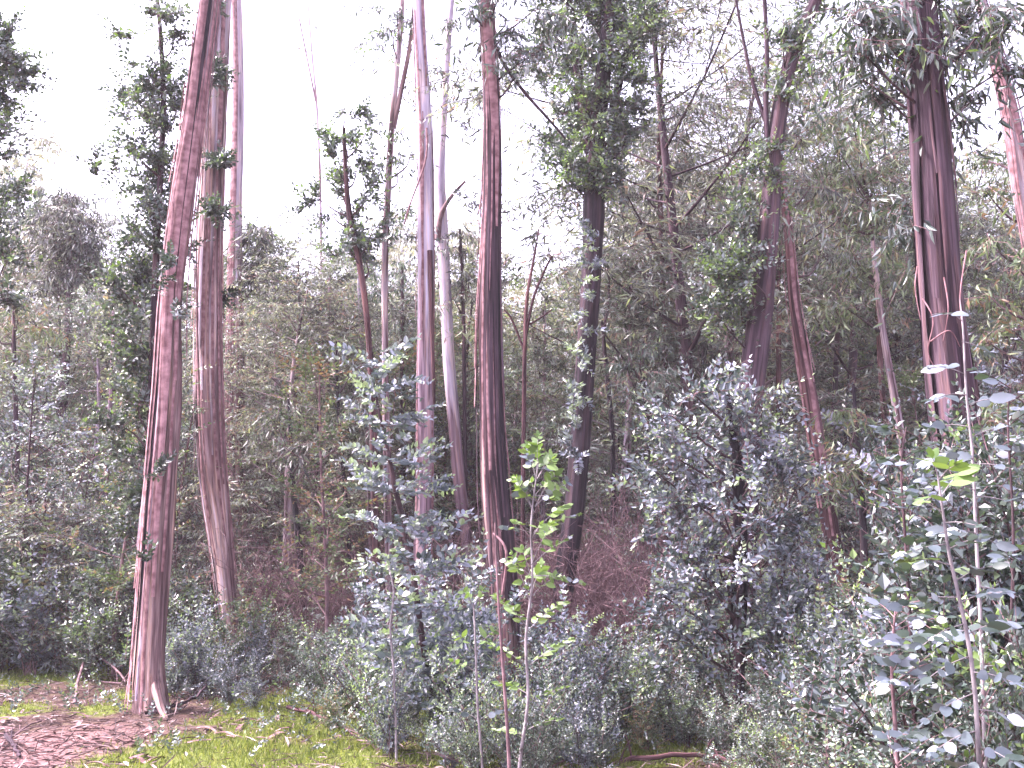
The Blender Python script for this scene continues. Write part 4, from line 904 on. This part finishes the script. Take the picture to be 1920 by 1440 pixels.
# lime-tipped sapling
rs = np.random.RandomState(102)
t = Sapling('slender sapling with lime-green leaf tips and whitish stem in the centre', [(975, 1430, 11), (990, 1310, 9), (986, 1200, 8), (998, 1090, 7), (996, 980, 6), (1010, 865, 3)], 6.9, M['twigpale'])
for a, b in (((998, 1000), (945, 990)), ((1002, 960), (960, 900)), ((1003, 950), (1062, 905)), ((1000, 1000), (1085, 965)), ((1006, 900), (985, 850)), ((1006, 900), (1035, 862)), ((996, 1060), (1065, 1010)), ((995, 1080), (1092, 1095)), ((995, 1080), (950, 1050)),
             ((1006, 890), (1010, 845)), ((994, 1120), (1045, 1080)), ((998, 1010), (1030, 990)), ((1003, 940), (975, 930)), ((1002, 930), (1040, 935))):
    t.shoot(W(*a, 6.9), W(*b, 6.9+rs.uniform(-.2, .2)), LL+LG[:1], .045, rs, (.08, .045), M['twigpale'], start=.3)
    t.shoot(W(*a, 6.9), W(b[0]*.6+a[0]*.4+rs.uniform(-12, 12), b[1]-rs.uniform(0, 30), 6.9+rs.uniform(-.3, .3)), LL, .05, rs, (.08, .045), M['twigpale'], start=.4)
for a, b in (((992, 1180), (930, 1120)), ((992, 1180), (1060, 1130)), ((990, 1250), (920, 1210)), ((990, 1250), (1070, 1200)), ((988, 1300), (930, 1280)), ((988, 1320), (1060, 1290)), ((994, 1130), (960, 1040)), ((985, 1380), (930, 1370)), ((985, 1370), (1050, 1350))):
    t.shoot(W(*a, 6.9), W(*b, 6.9+rs.uniform(-.3, .3)), LG, .045, rs, (.07, .04), M['twigpale'])
t.done(M['lime'])
t = Sapling('small lime-tipped sapling beside the dark-sided trunk foot', [(905, 1440, 8), (896, 1330, 7), (892, 1220, 6), (888, 1130, 4)], 7.2, M['twigpale'])
for a, b in (((888, 1140), (870, 1110)), ((888, 1140), (905, 1108)), ((890, 1220), (860, 1190)), ((890, 1220), (925, 1185)), ((892, 1260), (850, 1240))):
    t.shoot(W(*a, 7.2), W(*b, 7.2), LL, .045, rs, (.08, .045), M['twigpale'])
for a, b in (((894, 1300), (840, 1270)), ((894, 1300), (945, 1260)), ((898, 1350), (850, 1330)), ((898, 1350), (950, 1330))):
    t.shoot(W(*a, 7.2), W(*b, 7.2), LG, .05, rs, (.07, .04), M['twigpale'])
t.done(M['lime'])
t = Sapling('pale-stemmed sapling with ladder-like bluish leaf pairs before the tiered one', [(742, 1350, 7), (738, 1250, 6), (732, 1180, 6), (738, 1110, 5), (728, 1060, 3)], 8.0, M['twigpale'])
for k in range(9):
    py = 1090+k*28
    for sg in (-1, 1): t.shoot(W(738, py+10, 8), W(738+sg*rs.uniform(30, 60), py-12, 8+rs.uniform(-.2, .1)), LG, .05, rs, (.06, .03), M['twigpale'], .0025)
t.done(M['glauc'])
# bare stake-like stem
t = Sapling('thin bare brown stem, straight as a stake, rising from the bottom edge', [(956, 1470, 11), (952, 1380, 10), (946, 1290, 9), (938, 1180, 8), (932, 1080, 6), (928, 980, 4)], 6.3, M['twig'])
t.done()
# right foreground sapling, pale stem
rs = np.random.RandomState(103)
BG = [leaf_mesh(.062, .036, M['glauc'], 1), leaf_mesh(.056, .034, M['glauc'], 2), leaf_mesh(.066, .034, M['dkgreen'], 3)]
BL = [leaf_mesh(.07, .04, M['lime'], 2)]
t = Sapling('nearest sapling, whitish crooked stem, pointed grey-green leaves and bright lime tip', [(1845, 1700, 16), (1836, 1440, 14), (1828, 1300, 13), (1815, 1200, 12), (1796, 1110, 11), (1780, 1040, 10), (1768, 960, 8), (1758, 890, 5)], 3.3, M['twigpale'])
for a, b, m in (((1758, 890), (1748, 858), BL), ((1760, 900), (1790, 872), BL), ((1762, 930), (1735, 940), BL), ((1765, 930), (1812, 880), BL), ((1768, 960), (1692, 930), BG), ((1770, 980), (1830, 985), BG), ((1776, 1020), (1690, 1045), BG), ((1778, 1030), (1840, 1010), BG), ((1784, 1060), (1700, 1050), BL),
                ((1790, 1090), (1870, 1060), BG), ((1796, 1120), (1705, 1130), BG), ((1800, 1130), (1880, 1110), BG), ((1808, 1170), (1730, 1210), BG), ((1812, 1190), (1900, 1170), BG), ((1818, 1230), (1730, 1280), BG), ((1822, 1260), (1900, 1280), BG), ((1826, 1300), (1740, 1350), BG), ((1828, 1330), (1910, 1350), BG),
                ((1832, 1370), (1750, 1410), BG), ((1834, 1400), (1900, 1430), BG), ((1836, 1430), (1770, 1460), BG)):
    t.shoot(W(*a, 3.3), W(*b, 3.3+rs.uniform(-.12, .12)), m, .034, rs, (.06, .034), M['twigpale'], .0022, start=.2)
t.done(M['glauc'])
# second sapling whose pale stem stands before the broad trunk
t = Sapling('sapling with big flat grey leaves in pairs standing before the broad trunk', [(1850, 1500, 13), (1840, 1200, 12), (1830, 1000, 10), (1824, 860, 8), (1812, 740, 7), (1806, 620, 6), (1800, 560, 3)], 4.6, M['twigpale'])
B2 = [leaf_mesh(.10, .046, M['glauc'], 1), leaf_mesh(.085, .042, M['glauc'], 5)]
for a, b in (((1802, 600), (1770, 590)), ((1804, 640), (1850, 660)), ((1806, 700), (1740, 690)), ((1812, 740), (1750, 750)), ((1814, 760), (1880, 750)), ((1818, 800), (1745, 800)), ((1820, 820), (1890, 800)), ((1824, 860), (1740, 870)), ((1824, 870), (1900, 880)), ((1828, 920), (1740, 900)), ((1828, 930), (1915, 950)),
             ((1830, 1000), (1890, 1040)), ((1830, 1000), (1760, 1000)), ((1836, 1100), (1910, 1120)), ((1838, 1180), (1770, 1200)), ((1840, 1250), (1915, 1260))):
    t.shoot(W(*a, 4.6), W(*b, 4.6+rs.uniform(-.25, .15)), B2, .085, rs, (.11, .05), M['twigpale'], .003, start=.2)
t.done(M['glauc'])
# the big-leaved mass around the broad trunk
for lab, pts, Y, sd, reach, wood in (('big-leaved grey-blue sapling leaning at the left of the broad trunk foot', [(1720, 1470, 16), (1710, 1250, 14), (1700, 1050, 10), (1690, 880, 6), (1700, 800, 4)], 5.6, 111, 80, M['twigdk']),
                                     ('shaded broad-leaved sapling at the right edge in front of the broad trunk', [(1900, 1500, 14), (1895, 1250, 12), (1900, 1000, 9), (1890, 800, 6), (1896, 720, 4)], 5.2, 112, 75, M['twigdk']),
                                     ('low broad-leaved bluish sapling at the bottom, left of the nearest one', [(1690, 1560, 14), (1680, 1380, 12), (1672, 1250, 9), (1680, 1130, 5)], 4.8, 113, 90, M['twig'])):
    rs = np.random.RandomState(sd); t = Sapling(lab, pts, Y, wood)
    P2 = np.array([(a, b) for a, b, c in pts])
    for k in range(26):
        f = rs.uniform(.12, 1)*(len(P2)-1); i = min(int(f), len(P2)-2); a = P2[i]+(P2[i+1]-P2[i])*(f-i)
        az = rs.uniform(0, 6.28); Rw = reach*rs.uniform(.5, 1.1)/FPX*Y; A = W(a[0], a[1], Y); B = A+np.array((math.cos(az)*Rw, math.sin(az)*Rw, Rw*rs.uniform(0, .6)))
        t.shoot(A, B, LD+[LG[0]], .06, rs, (.08, .045), wood, .003)
    t.done(M['glauc'])

# ------------------------------------------------------------------ ground things
def branch_thing(name, label, cat, P, r0, r1, mat, side=0, seed=0):
    rs = np.random.RandomState(seed); P = np.array(P, float); b = P[0].copy()
    o = thing(name, label, cat, b); S = Soup(); p = smooth_path(P, 18); p[1:-1] += rs.normal(0, r0*.35, (16, 3)); S.tube(p-b, np.linspace(r0, r1, 18), 9, flute=.2, seed=seed); S.build('stem', mat, o, smooth=True)
    for k in range(side):
        s = p[rs.randint(4, 17)]; e = s+np.array((rs.uniform(-.25, .25), rs.uniform(-.1, .2), rs.uniform(-.02, .25))); T = Soup(); T.tube(smooth_path([s-b, (s+e)/2-b+(0, 0, .03), e-b], 6), np.linspace(r1*.8, .002, 6), 5); T.build('twig', mat, o, smooth=True)
    return o
def gp(px, py, dz=0):
    x, y = ray_ground(px, py); return (x, y, ground_z(x, y)+dz)
branch_thing('fallen_branch', 'arched reddish fallen branch along the bottom edge right of centre', 'fallen branch', [gp(1090, 1462, .0), W(1150, 1432, 7.9), W(1230, 1418, 7.9), W(1310, 1416, 7.9), W(1360, 1425, 7.8), gp(1420, 1470, .0)], .022, .012, M['red'], 6, 1)
branch_thing('fallen_branch', 'dark fallen branch lying right of the forked trunk foot', 'fallen branch', [gp(310, 1345, .03), gp(350, 1335, .05), gp(400, 1320, .1), gp(425, 1300, .2)], .022, .01, M['brown'], 5, 2)
branch_thing('fallen_branch', 'reddish fallen branch lying across the bright green moss', 'fallen branch', [gp(560, 1335, .05), gp(610, 1350, .06), gp(650, 1365, .04), gp(690, 1385, .02)], .02, .008, M['red'], 6, 3)
branch_thing('fallen_branch', 'short broken stick on the bare dirt near the bottom edge', 'fallen branch', [gp(62, 1395, .05), gp(78, 1410, .04), gp(90, 1425, .02)], .018, .012, M['brown'], 1, 4)
branch_thing('fallen_branch', 'long thin stick lying across the dirt, left of the forked trunk', 'fallen branch', [gp(20, 1430, .02), gp(60, 1405, .03), gp(100, 1370, .03), gp(125, 1360, .03)], .014, .006, M['twig'], 2, 5)
branch_thing('fallen_branch', 'crooked dead branch with side twigs propped before the left bushes', 'fallen branch', [gp(180, 1320, .0), gp(200, 1270, .3), W(235, 1276, 12), W(190, 1278, 12)], .018, .008, M['twig'], 4, 6)
branch_thing('fallen_branch', 'grey fallen stick entering at the left edge', 'fallen branch', [gp(-40, 1345, .05), gp(0, 1330, .08), gp(25, 1310, .1)], .018, .01, M['twigpale'], 2, 7)
branch_thing('fallen_branch', 'brown fallen log under the glaucous bushes behind the moss', 'fallen branch', [gp(600, 1240, .1), gp(660, 1243, .12), gp(720, 1250, .1), gp(790, 1262, .08)], .035, .02, M['red'], 5, 8)

# loose bark slivers one can pick out
def curl_mesh(seed):
    rs = np.random.RandomState(seed); L = rs.uniform(.12, .3); w = rs.uniform(.008, .02); V = []
    for i in range(7):
        f = i/6.; a = rs.uniform(.5, 1.2)*(f-.5)
        c = np.array((L*(f-.5), .25*L*math.sin(f*3+seed)*.6, .02*math.sin(f*3.14)+.004)); V += [c+(0, -w, .006), c, c+(0, w, .008)]
    S = Soup(); S.add(V, [(i*3+b, i*3+3+b, i*3+4+b, i*3+1+b) for i in range(6) for b in range(2)], .5); return S.build('bark_piece', M['litter'], smooth=True, link=False)
CM = [curl_mesh(s) for s in range(6)]
for k in range(60):
    if k < 42: px, py = rb.uniform(-10, 330), rb.uniform(1330, 1445)
    else: px, py = rb.uniform(330, 560), rb.uniform(1345, 1400)
    x, y = ray_ground(px, py); o = mesh_obj('bark_piece', CM[k % 6]); o.location = (x, y, ground_z(x, y)+.012); o.rotation_euler = (rb.uniform(-.2, .2), rb.uniform(-.2, .2), rb.uniform(0, 6.28)); s = rb.uniform(.7, 1.3); o.scale = (s, s, s)
    if k < 42: tag(o, 'curled bark sliver shed on the reddish dirt near the forked trunk', 'bark', 'bark slivers on the reddish dirt')
    else: tag(o, 'pale bark sliver in the heap between the forked trunk and the moss', 'bark', 'bark slivers heaped right of the forked trunk')

def scatter_stuff():
    rs = np.random.RandomState(55)
    # bark and dead leaf litter
    S = Soup(); N = 34000
    px = rs.uniform(-150, 2050, N); d = 7.2+15*rs.rand(N)**1.5
    x = px_x(px, d)
    pos = []; keep = []
    for i in range(N):
        m = moss_at(x[i], d[i]) if abs(x[i]) < 14 else 0
        if rs.rand() < 1-.85*m: keep.append(i); pos.append((x[i], d[i], ground_z(x[i], d[i])+rs.uniform(.004, .03)))
    pos = np.array(pos); n = len(pos)
    dd = rs.normal(0, 1, (n, 3)); dd[:, 2] *= .16; up = np.tile((0, 0, 1.), (n, 1))+rs.normal(0, .35, (n, 3)); R = frames(dd, up)
    h = n//2
    lv, lq = leaf_shape(.09, .018, .15, .3, True); instance(S, lv, lq, R[:h], pos[:h], rs.uniform(.5, 1.4, h), rs.uniform(0, 1, h))
    lv, lq = leaf_shape(.14, .008, .1, .3, True); instance(S, lv, lq, R[h:], pos[h:], rs.uniform(.4, 1.8, n-h), rs.uniform(0, 1, n-h))
    m = leaf_mat('dry litter', [(0, (.022, .013, .014)), (.3, (.06, .036, .035)), (.6, (.13, .085, .083)), (.85, (.25, .18, .175)), (1, (.42, .35, .34))], .7, .1, (1, 1, 1), .2)
    o = S.build('leaf_litter', m); o['kind'] = 'stuff'; tag(o, 'dry bark slivers and fallen leaves strewn over the forest floor', 'litter')
    # short grass and moss on the green patches
    G = Soup(); P = []
    for cx, cy, r in moss_c:
        k = int(5200*r*r) if cy < 12 else int(2600*r*r)
        a = rs.uniform(0, 6.28, k); q = r*1.25*np.sqrt(rs.rand(k)); X = cx+q*np.cos(a); Yy = cy+q*np.sin(a)/.75
        for u, v in zip(X, Yy):
            if moss_at(u, v) > .2+.35*rs.rand(): P.append((u, v, ground_z(u, v)-.005))
    P = np.array(P); k = len(P); dd = rs.normal(0, .45, (k, 3)); dd[:, 2] = 1
    lv, lq = leaf_shape(.05, .007, .15, .2, False); instance(G, lv, lq, frames(dd, rs.normal(0, 1, (k, 3))), P, rs.uniform(.5, 1.5, k), np.clip(rs.normal(.5, .25, k), 0, 1))
    gm = leaf_mat('bright short grass', [(0, (.045, .06, .018)), (.4, (.10, .135, .028)), (.7, (.18, .225, .045)), (1, (.26, .26, .10))], .6, .3, (1.2, 1.2, .5), .3)
    o = G.build('grass', gm); o['kind'] = 'stuff'; tag(o, 'short yellow-green grass and moss in bright patches between the litter', 'grass')
    # low seedlings
    U = Soup(); n = 900; pxx = rs.uniform(-100, 2000, n); dy = 8+10*rs.rand(n); xx = px_x(pxx, dy)
    ok = [i for i in range(n) if not (pxx[i] < 260 and dy[i] < 10.2)]
    P = np.array([(xx[i], dy[i], ground_z(xx[i], dy[i])+.02) for i in ok]); D = rand_dirs(rs, len(P), 1.2)
    put_sprays(U, 'j', P, D, .55, .04, .022, rs, False, 0, .5, twig_r=.002)
    o = U.build('undergrowth', [M['dkgreen'], M['twig']]); o['kind'] = 'stuff'; tag(o, 'low seedlings and sprigs dotted over the forest floor', 'undergrowth')
scatter_stuff()
finish_labels()

# ------------------------------------------------------------------ the air
hz = bpy.data.meshes.new('haze'); X, Y0, Y1, Z0, Z1 = 262, -262, 275, -2, 30
hz.from_pydata([(x, y, z) for z in (Z0, Z1) for y in (Y0, Y1) for x in (-X, X)], [], [(0, 2, 3, 1), (4, 5, 7, 6), (0, 1, 5, 4), (1, 3, 7, 5), (3, 2, 6, 7), (2, 0, 4, 6)])
ho = bpy.data.objects.new('haze', hz); COL.objects.link(ho); ho['kind'] = 'stuff'; ho['label'] = 'thin pale mist filling the wood between the trees'; ho['category'] = 'haze'
hm = bpy.data.materials.new('haze'); hm.use_nodes = True; hm.node_tree.nodes.clear()
pv = hm.node_tree.nodes.new('ShaderNodeVolumePrincipled'); pv.inputs['Density'].default_value = .0009; pv.inputs['Color'].default_value = (.96, .93, .97, 1); pv.inputs['Anisotropy'].default_value = 0
oo = hm.node_tree.nodes.new('ShaderNodeOutputMaterial'); hm.node_tree.links.new(pv.outputs[0], oo.inputs['Volume']); hz.materials.append(hm)
